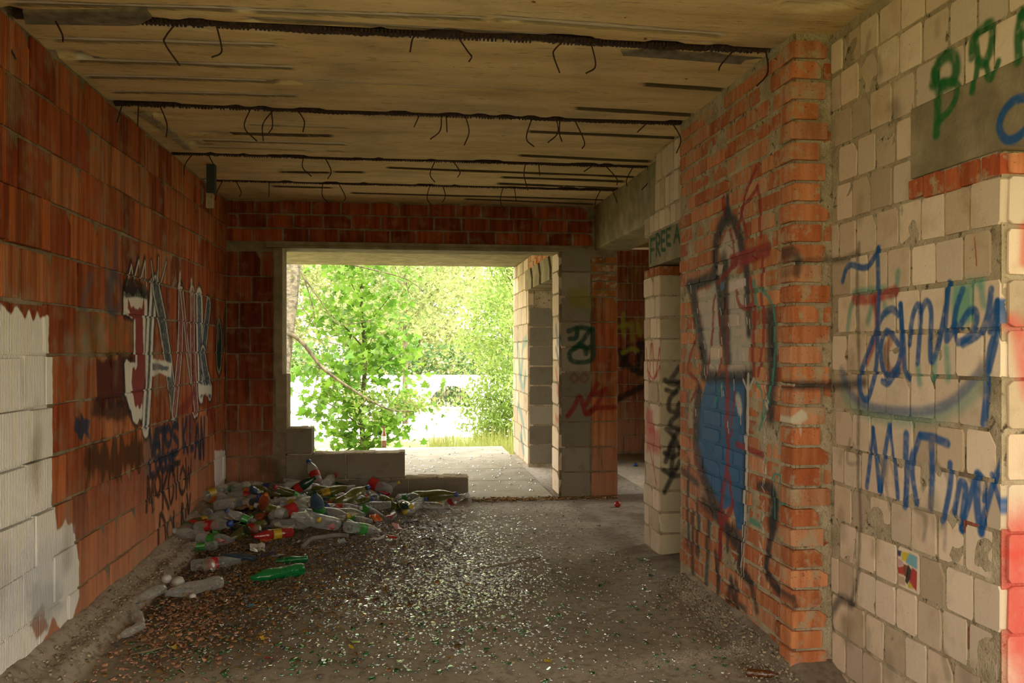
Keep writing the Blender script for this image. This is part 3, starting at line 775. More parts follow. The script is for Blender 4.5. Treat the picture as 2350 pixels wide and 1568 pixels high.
# ------------------------------------------------------------------ ceiling
def build_ceiling():
    xs = np.arange(-1.56, 1.90, .035)
    ys = np.arange(2.2, 7.5, .0055)
    X, Y = np.meshgrid(xs, ys)
    H = np.zeros(X.shape); ST = np.zeros(X.shape); SHADE_RUST = np.zeros(X.shape)
    H -= (fbm(X, Y, 3, 1.0, 2) - .5) * .010
    strips = [(108,90,632,104,.045,.8),(175,138,665,154,.05,.9),(200,175,660,186,.045,.9),(660,186,1325,210,.035,.4),(248,211,682,219,.04,.9),
              (1480,193,1658,205,.035,-1),(1318,247,1600,265,.045,-1),(25,5,580,25,.04,.9),(585,28,1120,45,.04,.8),(1125,42,1660,80,.05,.7),(565,45,1350,88,.025,.9),
              (560,284,800,292,.05,.5),(480,306,760,311,.05,-.7),(430,322,800,330,.06,.8),(450,338,790,346,.05,.5),(1215,302,1560,318,.045,-1),(1190,358,1500,372,.05,-1),
              (760,394,840,396,.05,-1),(890,385,1470,407,.05,-1),(1150,407,1440,417,.06,-1),(1145,422,1420,433,.06,-1),(800,443,1400,460,.05,-1),(1070,458,1365,470,.06,-1),
              (640,394,760,396,.05,-.7),(620,428,760,431,.05,-.7)]
    for i, (u0, v0, u1, v1, wd, k) in enumerate(strips):
        a = on_z(u0, v0, HC); b = on_z(u1, v1, HC)
        t = np.clip((X - a[0]) / (b[0] - a[0]), 0, 1)
        yc = a[1] + t * (b[1] - a[1])
        inx = (X > a[0] + .01 * vnoise(Y, Y, i, 60)) & (X < b[0])
        hw = wd / 2 * (1 + .5 * (vnoise(X, Y * 0 + i, 50 + i, 9) - .5))
        d = np.abs(Y - yc)
        m = np.where(inx, sstep(hw + .006, hw - .002, d), 0)
        if k > 0:
            lip = np.where(inx, sstep(.009, .003, np.abs(d - hw)), 0) * (vnoise(X, Y, 90 + i, 4) > .12)
            H += m * .005 + lip * .007
            ST = np.maximum(ST, m * k); SHADE_RUST = np.maximum(SHADE_RUST, np.where(inx, sstep(.013, .008, np.abs(d - hw)), 0) * (vnoise(X, Y, 90 + i, 4) > .12) * k * .9)  # dark outline along the strip edge is painted shade
        else:
            H += m * .055; SHADE_RUST = np.maximum(SHADE_RUST, np.where(inx, sstep(hw + .015, hw + .008, d), 0) * .95)  # deep groove, its inside and rim coloured dark as painted shade
    # the long cuts where the steel shows
    for yb in BEAMS:
        m = sstep(.038, .026, np.abs(Y - yb + .004 * (vnoise(X, Y * 0, int(yb * 10), 6) - .5)))
        edge = sstep(.085, .05, np.abs(Y - yb)) * (vnoise(X, Y, 77, 14) > .62)
        H += m * .050 + edge * .008 * (1 - m); ST = np.maximum(ST, edge * .7); SHADE_RUST = np.maximum(SHADE_RUST, sstep(.040, .032, np.abs(Y - yb + .004 * (vnoise(X, Y * 0, int(yb * 10), 6) - .5))))
    # spalled hollows
    for (u, v, r, dp) in ((40,30,.10,.03),(160,125,.10,.03),(440,330,.12,.03),(660,188,.05,.03),(1880,0,.2,.02),(480,308,.12,.02),(360,265,.09,.02),(1070,340,.05,.02)):
        a = on_z(u, v, HC); d = np.hypot(X - a[0], (Y - a[1]) * 1.6) + (vnoise(X, Y, 5, 25) - .5) * .08
        m = sstep(r, r * .7, d); H += m * dp; ST = np.maximum(ST, m * .35)
    Z = HC + H
    V = np.stack([X, Y, Z], -1).reshape(-1, 3)
    ny, nx = X.shape
    i = np.arange(ny - 1)[:, None] * nx + np.arange(nx - 1)[None, :]
    Q = np.stack([i, i + nx, i + nx + 1, i + 1], -1).reshape(-1, 4)
    n = len(V)
    x0, x1, y0, y1 = -1.8, 4.5, -1.6, 10.8
    B = []; BQ = []
    def bx(a, b, c, d, e, f):
        k = n + len(B)
        B.extend([(a,b,c),(d,b,c),(d,e,c),(a,e,c),(a,b,f),(d,b,f),(d,e,f),(a,e,f)])
        BQ.extend([(k,k+3,k+2,k+1),(k+4,k+5,k+6,k+7),(k,k+1,k+5,k+4),(k+1,k+2,k+6,k+5),(k+2,k+3,k+7,k+6),(k+3,k,k+4,k+7)])
    bx(x0, y0, HC + .065, x1, 7.5, HC + .30)
    bx(x0, y0, HC, x1, 2.2, HC + .065)
    bx(1.88, 2.2, HC, x1, 10.8, HC + .065)
    V = np.vstack([V, np.array(B)]); Q = np.vstack([Q, np.array(BQ)])
    m = mesh_np('ceiling', V, Q, smooth=False)
    for nm, ST in (('strip', ST), ('cavity_shade_rust', SHADE_RUST)):
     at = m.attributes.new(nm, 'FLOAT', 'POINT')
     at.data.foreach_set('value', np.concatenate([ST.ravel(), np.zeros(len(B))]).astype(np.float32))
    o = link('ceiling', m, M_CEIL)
    tag(o, 'ochre limewashed concrete ceiling hacked into long strips', 'ceiling', kind='structure')
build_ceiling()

# ------------------------------------------------------------------ floor height (mortar fillet, litter mound, rubble)
def floor_h(x, y):
    x = np.asarray(x, float); y = np.asarray(y, float)
    h = (fbm(x, y, 21, 1.2, 3) - .5) * .022 + (fbm(x, y * .5, 25, 7, 2) - .5) * .010
    e = XL + .17 + .03 * (vnoise(y, y * 0, 31, 3) - .5)
    h = h + .055 * sstep(e + .03, e - .04, x) * sstep(2.0, 3.4, y) * (1 + .3 * (vnoise(x, y, 33, 12) - .5)) 
    h = h + .05 * sstep(XL + .10, XL, x)
    # litter bank in the back corner
    h = h + .16 * np.exp(-(((x + 1.10) / .62) ** 2 + ((y - 6.85) / .75) ** 2)) + .09 * np.exp(-(((x + .35) / .50) ** 2 + ((y - 7.1) / .35) ** 2)) + .05 * np.exp(-(((x + .7) / .6) ** 2 + ((y - 5.9) / .8) ** 2))
    # mortar rubble at foot of the brick wall
    h = h + .10 * sstep(XB - .13, XB + .02, x + .04 * (vnoise(y, x, 41, 5) - .5)) * sstep(4.75, 4.5, y) * sstep(3.0, 3.4, y)
    h = h + .03 * np.exp(-(((x - 1.75) / .3) ** 2 + ((y - 5.1) / .25) ** 2))
    h = h * sstep(7.43, 7.30, y) + (-.0) 
    return h
def build_floor():
    xs = np.arange(-1.56, 2.3, .025); ys = np.arange(2.0, 7.61, .022)
    X, Y = np.meshgrid(xs, ys)
    H = floor_h(X, Y) + (fbm(X, Y, 61, 28, 2) - .5) * .006
    nz = fbm(X, Y, 71, 4, 3)
    soil = sstep(.15, -.55, X + (nz - .5) * 1.0 + .35 * np.clip(6.3 - Y, 0, 9)) * sstep(3.6, 4.6, Y)
    soil = np.maximum(soil, .9 * sstep(.25, .55, nz) * np.exp(-((X + .9) / .45) ** 2) * sstep(3.3, 4.2, Y))
    soil = np.maximum(soil, .6 * sstep(7.1, 7.35, Y))
    soil = np.maximum(soil, .55 * sstep(1.30, 1.5, X) * sstep(.3, .6, nz))
    ramp_ = (X < XL + .2)
    soil = np.where(ramp_, soil * .15, soil)
    a = on_z(1300, 1545, 0); b = on_z(1720, 1495, 0)
    t = np.clip((X - a[0]) / (b[0] - a[0]), 0, 1.0)
    yc = a[1] + t * (b[1] - a[1])
    lime = np.exp(-((Y - yc) / .075) ** 2) * sstep(a[0] - .1, a[0] + .6, X) * sstep(1.52, 1.40, X)
    V = np.stack([X, Y, H], -1).reshape(-1, 3)
    ny, nx = X.shape
    i = np.arange(ny - 1)[:, None] * nx + np.arange(nx - 1)[None, :]
    Q = np.stack([i, i + 1, i + nx + 1, i + nx], -1).reshape(-1, 4)
    n = len(V); B = []; BQ = []
    def bx(a, b, c, d, e, f):
        k = n + len(B)
        B.extend([(a,b,c),(d,b,c),(d,e,c),(a,e,c),(a,b,f),(d,b,f),(d,e,f),(a,e,f)])
        BQ.extend([(k,k+3,k+2,k+1),(k+4,k+5,k+6,k+7),(k,k+1,k+5,k+4),(k+1,k+2,k+6,k+5),(k+2,k+3,k+7,k+6),(k+3,k,k+4,k+7)])
    bx(-1.8, -1.6, -.3, 4.5, 2.02, 0.0)
    bx(2.28, 2.02, -.3, 4.5, 10.8, -.002)
    bx(-1.56, 2.02, -.3, 2.28, 7.4, -.06)
    bx(1.3, 7.55, -.3, 2.3, 10.7, -.004)
    m = mesh_np('floor', np.vstack([V, np.array(B)]), np.vstack([Q, np.array(BQ)]), smooth=False)
    for nm, arr in (('soil', soil), ('lime', lime)):
        at = m.attributes.new(nm, 'FLOAT', 'POINT')
        at.data.foreach_set('value', np.concatenate([arr.ravel(), np.zeros(len(B))]).astype(np.float32))
    o = link('floor', m, M_FLOOR)
    tag(o, 'rough grey-brown concrete floor strewn with litter and glass', 'floor', kind='structure')
build_floor()

# ------------------------------------------------------------------ walls
MO = lambda p: BM('grime' if p in ('paint_left', 'paint_back', 'paint_far') else 'mortar', p)
# left wall: faces +x, s runs along +y from y = -1.6
wl_ = wall('wall_left', (XL, -1.6), A90, [(0, .25, -.2, HC + .06), (.25, 3.35, -.2, .75), (.25, 3.35, 2.45, HC + .06), (3.35, 9.35, -.2, HC + .06)], .28, MO('paint_left'), recess=.007, amp=.006, label='long wall of ribbed red hollow clay blocks painted JANKO', seed=3)  # rects leave an unseen opening behind the viewer, added to light the room
def sl(y): return y + 1.6
for r in range(12):
    kw = dict(jx=.011, jz=.011, jit=.005, stag='random', minw=.05)
    ws = [.30, .25, .30, .35, .19, .29]
    if 2 <= r <= 5 or r == 8:
        n0 = len(bpy.data.objects)
        before = set(bpy.data.objects)
        courses(wl_, 'hollow', BM('hollow', 'paint_left'), (XL, -1.6), A90, sl(3.83 if r != 8 else 3.80), .010 + r * .2155, .2155, 1, ws, s_start=sl(2.75), **kw)
        for o_ in set(bpy.data.objects) - before: o_.location.x += .018
        courses(wl_, 'hollow', BM('hollow', 'paint_left'), (XL, -1.6), A90, 9.04, .010 + r * .2155, .2155, 1, ws, s_start=sl(3.835 if r != 8 else 3.805), **kw)
    else:
        courses(wl_, 'hollow', BM('hollow', 'paint_left'), (XL, -1.6), A90, 9.04, .010 + r * .2155, .2155, 1, ws, s_start=sl(2.75), **kw)
# back wall: faces -y; x from XL
wb = wall('wall_back', (0, YB), 0.0, [(XL, -1.09, -.1, 2.25), (XL, 2.0, 2.245, HC + .06), (-1.09, -1.03, 1.10, 2.25), (-1.09, -.995, -.1, 1.10)], .30, MO('paint_back'), recess=.006, amp=.003, label='back wall of dark red blocks around the wide opening', seed=9)
courses(wb, 'hollow', BM('hollow', 'paint_back'), (0, YB), 0.0, -1.095, .197 - .219, .219, 10, [.20, .19, .21], jx=.014, jz=.013, s_start=XL, ztop=2.24, stag=True, cols=[(.26,.06,.022),(.21,.045,.018),(.30,.075,.028)])
courses(wb, 'hollow', BM('hollow', 'paint_back'), (0, YB), 0.0, 1.69, 2.247, .118, 3, [.24, .25, .22], jx=.015, jz=.014, s_start=XL, stag=True, cols=[(.33,.07,.02),(.26,.06,.018),(.38,.085,.024)])
# concrete lintel over the opening
def slabmesh(name, x0, y0, z0, x1, y1, z1, mat, parent=None, bev=.008):
    m = MB(); m.box(x0, y0, z0, x1, y1, z1); o = m.build(name, mat, parent)
    b = o.modifiers.new('b', 'BEVEL'); b.width = bev; b.segments = 2
    return o
lt = MB(); lt.box(-1.15, YB - .03, 2.196, 1.42, YB + .30, 2.250); lt.box(-1.15, YB - .045, 2.222, 1.40, YB, 2.246); lt.box(-1.15, YB - .038, 2.196, 1.40, YB, 2.208)
o = lt.build('trim_1', BM('concrete')); tag(o, 'long concrete lintel with stepped edge above the wide opening', 'lintel', kind='structure')
# jamb casing of old plaster on the left of the opening
jb = MB(); jb.box(-1.092, YB - .012, 1.10, -1.022, YB + .26, 2.2); jb.box(-1.075, YB - .02, .62, -.985, YB + .24, 1.115)
o = jb.build('trim_2', BM('concrete')); tag(o, 'broken plaster jamb at the left edge of the wide opening', 'jamb', kind='structure')

# stepped low wall of concrete blocks
lw = empty('low_wall'); tag(lw, 'stepped remnant of grey block wall under the wide opening', 'wall', kind='structure')
def blockrow(parent, x0, x1, z0, z1, y0, y1, n, mat, cols=None):
    xs = [x0 + (x1 - x0) * i / n for i in range(n + 1)]
    for i in range(n):
        a, b = xs[i] + .004, xs[i + 1] - .004
        m = MB(); m.box(a, y0 + RNG.uniform(-.004,.004), z0 + .003, b, y1, z1 - .003)
        o = m.build('block', mat, parent); bv = o.modifiers.new('b', 'BEVEL'); bv.width = .010; bv.segments = 2
        cc = RNG.choice(PAL['grey']); k = RNG.uniform(.8, 1.05); o.color = (cc[0]*k, cc[1]*k, cc[2]*k, 1)
MG = BM('grey')
blockrow(lw, -1.0, .572, -.05, .202, YB, YB + .22, 3, MG)
blockrow(lw, -1.0, .020, .206, .425, YB, YB + .22, 2, MG)
blockrow(lw, -1.0, -.772, .429, .648, YB, YB + .22, 1, MG)
mm = MB(); mm.box(-.99, YB + .01, -.05, .560, YB + .205, .20); mm.box(-.99, YB + .01, .2, .012, YB + .205, .42); mm.box(-.98, YB + .01, .42, -.78, YB + .205, .64)
mm.build('mortar', MO(None), lw)
for (x0, x1, zt) in ((.025, .57, .203), (-.765, .015, .426), (-.99, -.775, .649)):
    k = MB(); n = int((x1 - x0) / .05)
    for i in range(n):
        a = x0 + (x1 - x0) * i / n
        k.box(a, YB + .01 + RNG.uniform(-.005, .01), zt - .004, a + (x1 - x0) / n * 1.05, YB + .2, zt + RNG.uniform(.001, .010))
    k.build('mortar_cap', MO(None), lw)

# back pillar
bp = wall('wall_pillar', (0, YB), 0.0, [(1.38, 1.912, -.2, 2.25)], .33, MO('paint_back'), recess=.008, label='grey and orange block pillar right of the wide opening', seed=15)
for r in range(11):
    z0, z1 = .015 + r * .2235, .015 + (r + 1) * .2235 - .012
    if z1 > 2.24: z1 = 2.24
    if z1 - z0 < .03: continue
    if r < 10:
        brick(bp, 'grey', BM('grey', 'paint_back'), (0, YB), 0, 1.402 if r % 2 else 1.40, 1.66, z0, z1, .05, 0)
        zc = (z0 + z1) / 2
        if r in (8, 9): 
            for q in range(3):
                h = (z1 - z0) / 3
                if q == 2 and r == 9: continue
                brick(bp, 'clay', BM('clay', 'paint_back'), (0, YB), 0, 1.675, 1.79 if q % 2 else 1.905, z0 + q*h, z0 + (q+1)*h - .012, .05, 0, col=(.33,.12,.03))
                if q % 2: brick(bp, 'clay', BM('clay', 'paint_back'), (0, YB), 0, 1.80, 1.905, z0 + q*h, z0 + (q+1)*h - .012, .05, 0, col=(.33,.12,.03))
        elif r % 3 == 1:
            brick(bp, 'hollow', BM('hollow', 'paint_back'), (0, YB), 0, 1.675, 1.76, z0, z1, .05, 0, col=(.36,.15,.045))
            brick(bp, 'hollow', BM('hollow', 'paint_back'), (0, YB), 0, 1.77, 1.906, z0, z1, .05, 0, col=(.45,.15,.04))
        else:
            brick(bp, 'hollow', BM('hollow', 'paint_back'), (0, YB), 0, 1.672, 1.906, z0, z1, .05, 0, col=RNG.choice([(.45,.15,.04),(.38,.10,.03),(.48,.19,.06)]))
# its pale side towards the opening: faces -x, s runs along -y from y=7.78
courses(bp, 'pale', BM('pale', 'paint_jamb'), (1.375, 7.78), -A90, .325, .03, .2, 11, [.33], jx=.006, jz=.014, stag=False, ztop=2.19)

# terrace: slab, roof slab, side wall, door lintel
ts = MB(); ts.box(-1.6, YB + .02, -.22, 1.39, 10.6, -.012); ts.box(-.45, 10.6, -.22, 1.35, 11.6, -.012)
tr = ts.build('terrace_floor', M_TERR); tag(tr, 'pale concrete terrace slab beyond the wide opening', 'floor', kind='structure')
# the slab top is poured in strips with open cracks between
yy = [YB + .03, 8.55, 9.43, 11.6]
for a, b in zip(yy[:-1], yy[1:]):
    xs = np.linspace(-.44 if b > 10 else -1.58, 1.345, 26); n = len(xs)
    vs = []; fs = []
    for i, x in enumerate(xs):
        j = .018 * (vnoise(x, a, 5, 9) - .5); j2 = .018 * (vnoise(x, b, 5, 9) - .5)
        vs += [(x, a + .012 + j, 0.0), (x, b + j2 - .006, 0.0), (x, a + .012 + j, -.02), (x, b + j2 - .006, -.02)]
    for i in range(n - 1):
        k = 4 * i
        fs += [(k, k+4, k+5, k+1), (k+2, k+6, k+4, k), (k+1, k+5, k+7, k+3)]
    fs += [(0, 1, 3, 2), (4*n-4, 4*n-2, 4*n-1, 4*n-3)]
    link('panel', mesh_from('panel', vs, fs), M_TERR, tr)
rf = slabmesh('terrace_roof', -1.75, YB + .28, 2.37, 1.95, 10.65, 2.62, BM('concrete')); tag(rf, 'concrete slab roofing the terrace', 'roof', kind='structure')
tw = wall('wall_terrace', (1.40, 10.8), -A90, [(0, 1.285, -.25, 2.37), (1.285, 2.98, 2.22, 2.37)], .30, MO('paint_terrace'), recess=.008, label='pale block wall at the right side of the terrace', seed=19)
courses(tw, 'pale', BM('pale', 'paint_terrace'), (1.40, 10.8), -A90, 1.30, .02, .2, 12, [.26, .40], jx=.01, jz=.014, stag=True, ztop=2.36)
courses(tw, 'clay', BM('clay'), (1.40, 10.8), -A90, 2.98, 2.225, .072, 2, [.12, .25], jx=.012, jz=.012, stag=True, s_start=1.32)
# lintel pieces with cranked gaps over the terrace doorway (faces -x)
dl = empty('door_lintel'); tag(dl, 'precast lintel with three cranked gaps above the terrace doorway', 'lintel', kind='structure')
ycut = [9.62, 9.16, 8.62, 8.00, 7.79]
for i in range(4):
    a, b = ycut[i] - (.13 if i else 0), ycut[i + 1]
    k = .10
    def prof(y, last): return [(y + (0 if last else k), 2.225), (y, 2.10), (y, 1.995)]
    L = prof(a, i == 0); R = prof(b, i == 3)
    if i == 0: L = [(a, 2.225), (a, 2.10), (a, 1.995)]
    pts = L + R[::-1]
    vs = [(1.385, y, z) for y, z in pts] + [(1.62, y, z) for y, z in pts]
    n = len(pts)
    fs = [tuple(range(n)), tuple(range(2*n-1, n-1, -1))] + [(j, n + j, n + (j+1) % n, (j+1) % n) for j in range(n)]
    link('lintel_block', mesh_from('lintel_block', vs, fs), BM('concrete'), dl)
# grey block wall at the far side of that doorway, faces -y at y = 9.5
gw = wall('wall_doorway', (0, 9.5), 0.0, [(1.41, 2.1, -.2, 2.6)], .24, MO(None), recess=.008, label='grey block wall seen through the terrace doorway', seed=23)
courses(gw, 'grey', BM('grey'), (0, 9.5), 0.0, 1.72, .03, .222, 8, [.30], jx=.01, jz=.014, s_start=1.415, stag=False)
courses(gw, 'hollow', BM('hollow'), (0, 9.5), 0.0, 2.08, .03, .222, 11, [.20], jx=.01, jz=.014, s_start=1.73, stag=True)
# inner side room on the right
fw = wall('wall_far', (0, YO), 0.0, [(2.0, 4.3, -.2, 2.65)], .25, MO('paint_far'), recess=.006, label='dark red block wall in the far side room', seed=27)
courses(fw, 'hollow', BM('hollow', 'paint_far'), (0, YO), 0.0, 3.6, .02, .2155, 12, [.25, .22], jx=.012, jz=.013, s_start=2.12, stag=True, cols=[(.26,.07,.03),(.20,.05,.02),(.24,.10,.04)])
ew = MB(); ew.box(4.2, 2.0, -.2, 4.45, 6.6, 2.65); ew.box(4.2, 8.3, -.2, 4.45, 10.8, 2.65); ew.box(4.2, 6.6, -.2, 4.45, 8.3, .9)
o = ew.build('wall_right', BM('mortar')); tag(o, 'plastered outer wall of the side rooms with a window gap', 'wall', kind='structure')
cw = MB(); cw.box(2.0, 2.3, -.2, 4.2, 2.5, 2.65)
o = cw.build('wall_partition', BM('mortar')); tag(o, 'cross wall closing the side room', 'wall', kind='structure')

# concrete beam over the passage between pale pillar and back pillar
cb = slabmesh('passage_beam', 1.70, 5.40, 2.215, 2.02, YB + .02, HC + .02, BM('concrete'), bev=.015); tag(cb, 'heavy cast concrete beam carrying the ceiling above the side passage', 'beam', kind='structure')

# pale pillar: side faces -x (s along -y from 5.64), front faces -y
pp = wall('wall_pale_pillar', (XP, 5.64), -A90, [(0, .345, -.1, 1.86), (0, .97, 2.085, 2.20), (.24, .97, 2.20, HC + .02)], .30, MO('paint_pillar_side'), recess=.007, label='slim pale block pillar beside the painted brick wall', seed=31)
courses(pp, 'pale', BM('pale', 'paint_pillar_side'), (XP, 5.64), -A90, .36, .005, .139, 13, [.215, .145], jx=.010, jz=.012, stag=True, ztop=1.80, minw=.05)
courses(pp, 'clay', BM('clay', 'paint_pillar_side'), (XP, 5.64), -A90, .36, 1.80, .07, 1, [.12], jx=.012, jz=.012, stag=False, cols=[(.36,.12,.035)])
courses(pp, 'pale', BM('pale', 'paint_pillar_side'), (XP, 5.64), -A90, .97, 2.09, .129, 1, [.11, .12], jx=.012, jz=.014, stag=False)
courses(pp, 'pale', BM('pale', 'paint_pillar_side'), (XP, 5.64), -A90, .97, 2.219, .19, 2, [.10, .09, .12], jx=.012, jz=.014, s_start=.25, stag=True)
o = wall('wall_pale_pillar_front', (0, YP), 0.0, [(XP + .01, 2.0, -.1, 1.86)], .34, MO('paint_pillar_front'), recess=.007, label='cream front of the slim block pillar with black tag', seed=33)
courses(o, 'pale', BM('pale', 'paint_pillar_front'), (0, YP), 0.0, 1.99, .005, .139, 13, [.25, .27], jx=.010, jz=.012, s_start=XP + .002, stag=False, ztop=1.80, cols=[(.52,.45,.30),(.48,.41,.27)])
courses(o, 'clay', BM('clay', 'paint_pillar_front'), (0, YP), 0.0, 1.99, 1.80, .07, 1, [.25], jx=.010, jz=.012, s_start=XP + .002, stag=False, cols=[(.36,.12,.035)])
fl = slabmesh('free_lintel', XP - .008, 4.66, 1.872, XP + .30, 5.50, 2.082, BM('concrete', 'paint_pillar_side'), bev=.006); tag(fl, 'short concrete lintel painted FREE A in dark green', 'lintel', kind='structure')

# orange brick wall: faces -x; s along -y from y=4.67
bw = wall('wall_brick', (XB, 4.67), -A90, [(0, 1.41, -.1, HC + .02)], .16, MO('paint_brick'), recess=.004, amp=.005, res=.025, label='orange brick wall covered in red, black and blue spray paint', seed=37)
courses(bw, 'clay', BM('clay', 'paint_brick'), (XB, 4.67), -A90, 1.42, .034 - .082, .082, 32, [.245, .245, .125, .24], jx=.014, jz=.017, stag='random', jit=.005, ztop=2.56, minw=.04)
pf = wall('wall_pilaster', (0, YF), 0.0, [(XB + .012, XW + .02, -.1, HC + .02)], .30, MO('paint_pilaster'), recess=.004, amp=.006, res=.02, label='narrow orange brick pilaster between painted brick and pale blocks', seed=39)
for r in range(32):
    z0 = .034 - .082 + r * .082 + .008; z1 = z0 + .065
    if z1 < .02 or z1 > 2.57: continue
    e = RNG.uniform(1.685, 1.712) if r % 2 else RNG.uniform(1.660, 1.685)
    brick(pf, 'clay', BM('clay', 'paint_pilaster'), (0, YF), 0, XB - .012 + RNG.uniform(-.006,.004), e, z0 - .002, z1 + .002, .10, RNG.uniform(.004,.014))
    if r % 2 == 0 and r % 4: 
        brick(pf, 'clay', BM('clay', 'paint_pilaster'), (0, YF), 0, 1.690, 1.722, z0, z0 + .12, .06, -.004)
# pale wall: faces -x; s along -y from y=3.25 to 2.26 then above the opening, widened out of view to let in more light
ww = wall('wall_pale', (XW, 3.25), -A90, [(0, .975, -.1, HC + .02), (.975, 4.5, 2.10, HC + .02), (4.5, 4.85, -.1, HC + .02)], .34, MO('paint_pale'), recess=.004, amp=.004, res=.03, label='pale sand-lime block wall with blue tags and green letters', seed=43)
lx0 = 3.25 - 2.70
courses(ww, 'pale', BM('pale', 'paint_pale'), (XW, 3.25), -A90, 2.2, .046 - .149, .149, 18, [.130, .135, .125, .14], jx=.012, jz=.013, stag='random', jit=.004, ztop=2.56, minw=.05,
        holes=[(lx0, 2.3, 1.80, 2.145), (.99, 2.3, -.2, 2.145)])
o = slabmesh('opening_lintel', XW - .006, -.5, 1.905, XW + .33, 2.70, 2.145, BM('concrete', 'paint_pale'), bev=.006); tag(o, 'concrete lintel above the near doorway with green and blue letters', 'lintel', kind='structure')
for i in range(5):
    a = lx0 + .0 + i * .088
    brick(ww, 'clay', BM('clay'), (XW, 3.25), -A90, a, a + .082, 1.832 + RNG.uniform(-.006,.006), 1.900, .08, RNG.uniform(-.004,.02), col=RNG.choice([(.45,.13,.05),(.42,.10,.04)]))
for i in range(7):
    a = .0 + i * .13
    if a > lx0 - .1 and 1: break
# reveal of the doorway, faces -y at y=2.26
rv = wall('wall_reveal', (0, YR), 0.0, [(XW + .005, 2.06, -.1, 1.9)], .20, MO('paint_reveal'), recess=.008, label='bright end face of the pale wall at the near doorway', seed=47)
courses(rv, 'pale', BM('pale', 'paint_reveal'), (0, YR), 0.0, 2.055, .046 - .149, .149, 13, [.26, .25], jx=.010, jz=.012, s_start=XW + .016, stag=True, ztop=1.83)
courses(rv, 'clay', BM('clay'), (0, YR), 0.0, 2.055, 1.832, .07, 1, [.25], jx=.012, jz=.008, s_start=XW + .016, stag=False)
# wall behind the viewer, added unseen; its gap is sized for the light
bh = MB(); bh.box(-1.8, -1.7, -.2, -.7, -1.5, HC + .06); bh.box(1.3, -1.7, -.2, 2.1, -1.5, HC + .06); bh.box(-.7, -1.7, 2.25, 1.3, -1.5, HC + .06)
o = bh.build('wall_front', BM('mortar')); tag(o, 'added unseen wall behind the viewer with a gap sized for light', 'wall', kind='structure')

# ------------------------------------------------------------------ rusty bars with hanging wires
WIRES = [
 [[(18,55),(18,95),(35,135)],[(120,60),(140,75),(146,97)],[(408,55),(382,85),(382,105),(412,150)],[(495,70),(506,100),(505,120),(488,134)],[(968,70),(948,90),(941,118)],[(1046,90),(1075,115),(1082,132),(1076,141)],[(1298,85),(1275,110),(1270,130),(1285,167)],[(1355,107),(1367,150),(1345,168)],[(1690,132),(1655,148),(1648,163)],[(1757,132),(1763,165),(1735,199)]],
 [[(282,257),(270,282)],[(318,255),(314,288)],[(365,256),(384,285),(379,313)],[(577,260),(560,290),(590,325)],[(632,255),(604,285),(604,324)],[(622,260),(626,290),(617,306)],[(680,247),(699,280),(695,303)],[(965,262),(950,291)],[(1013,270),(1010,300),(987,321)],[(1024,260),(1026,303)],[(1067,272),(1077,300),(1065,335)],[(1222,279),(1209,315),(1225,337)],[(1277,275),(1280,305),(1257,328)],[(1285,279),(1284,305),(1290,325)],[(1317,282),(1341,325),(1336,341)],[(1490,290),(1461,305)],[(1541,293),(1560,320),(1555,350)]],
 [[(444,360),(426,380),(424,403)],[(476,360),(490,378)],[(697,367),(695,385),(715,405)],[(745,367),(760,393),(752,411)],[(1000,372),(987,400),(998,419)],[(1038,372),(1055,395),(1050,407)],[(1207,372),(1203,400),(1212,436)],[(1236,378),(1238,404)],[(1365,380),(1339,395)],[(1387,385),(1415,410),(1416,425)],[(1455,390),(1440,410),(1440,428)],[(1486,388),(1489,415),(1473,436)]],
 [[(513,420),(497,440),(495,460)],[(540,420),(553,440),(550,452)],[(618,408),(617,452)],[(741,425),(740,450),(757,468)],[(776,425),(792,450),(790,460)],[(987,432),(980,455),(990,472)],[(1016,432),(1022,450),(1015,465)],[(1155,434),(1148,460),(1158,488)],[(1180,438),(1185,460)],[(1380,448),(1366,462),(1366,480)],[(1405,448),(1416,470),(1415,489)]],
]
BLAB = ['thick rusty reinforcing bar nearest the viewer, under the ceiling', 'rusty bar second from the viewer with paired dangling wires', 'rusty ceiling bar third from the viewer, past mid room', 'thin rusty ceiling bar closest to the back wall']
ENDS = [(XL + .01, XB - .02), (XL + .0, XB + .0), (XL + .0, 1.69), (XL + .05, 1.69)]
for i, yb in enumerate(BEAMS):
    t = empty('rusty_bar', (0, yb, HC)); tag(t, BLAB[i], 'steel bar', 'corroded bars hanging in cuts across the ceiling')
    x0, x1 = ENDS[i]; n = int((x1 - x0) / .012)
    zc = HC + .008
    pts = [(x0 + (x1 - x0) * k / n, .006 * math.sin(k * .07 + i), zc - HC + .004 * math.sin(k * .05)) for k in range(n + 1)]
    rr = [.019, .017, .016, .014][i]
    m = MB(); m.tube(pts, lambda k: rr * (1.0 if k % 2 else .78) * (1 + .15 * math.sin(k * .37 + math.sin(k * .11) * 2)), n=8)
    m.build('bar', M_RUST, t)
    # ragged rust scale clinging on both sides
    m = MB()
    for k in range(int((x1 - x0) / .016)):
        x = x0 + .016 * k
        for sgn in (-1, 1):
            if RNG.random() < .8:
                d = RNG.uniform(.001, .008)
                m.box(x, sgn * rr * .5 if sgn > 0 else -rr - d, -.006, x + RNG.uniform(.004, .010), rr + d if sgn > 0 else -rr * .5, .004 + RNG.uniform(0, .006))
    m.build('rust_scale', M_RUST, t)['kind'] = 'stuff'
    for wpx in WIRES[i]:
        p3 = []
        for j, (u, v) in enumerate(wpx):
            x, z = on_y(u, v, yb)
            if j == 0: z = HC + .01
            p3.append((x, RNG.uniform(-.02, .02) * (j > 0), z - HC))
        MB().tube(spline(p3, 6), .0035, n=6).build('wire', M_RUST, t, smooth=True)

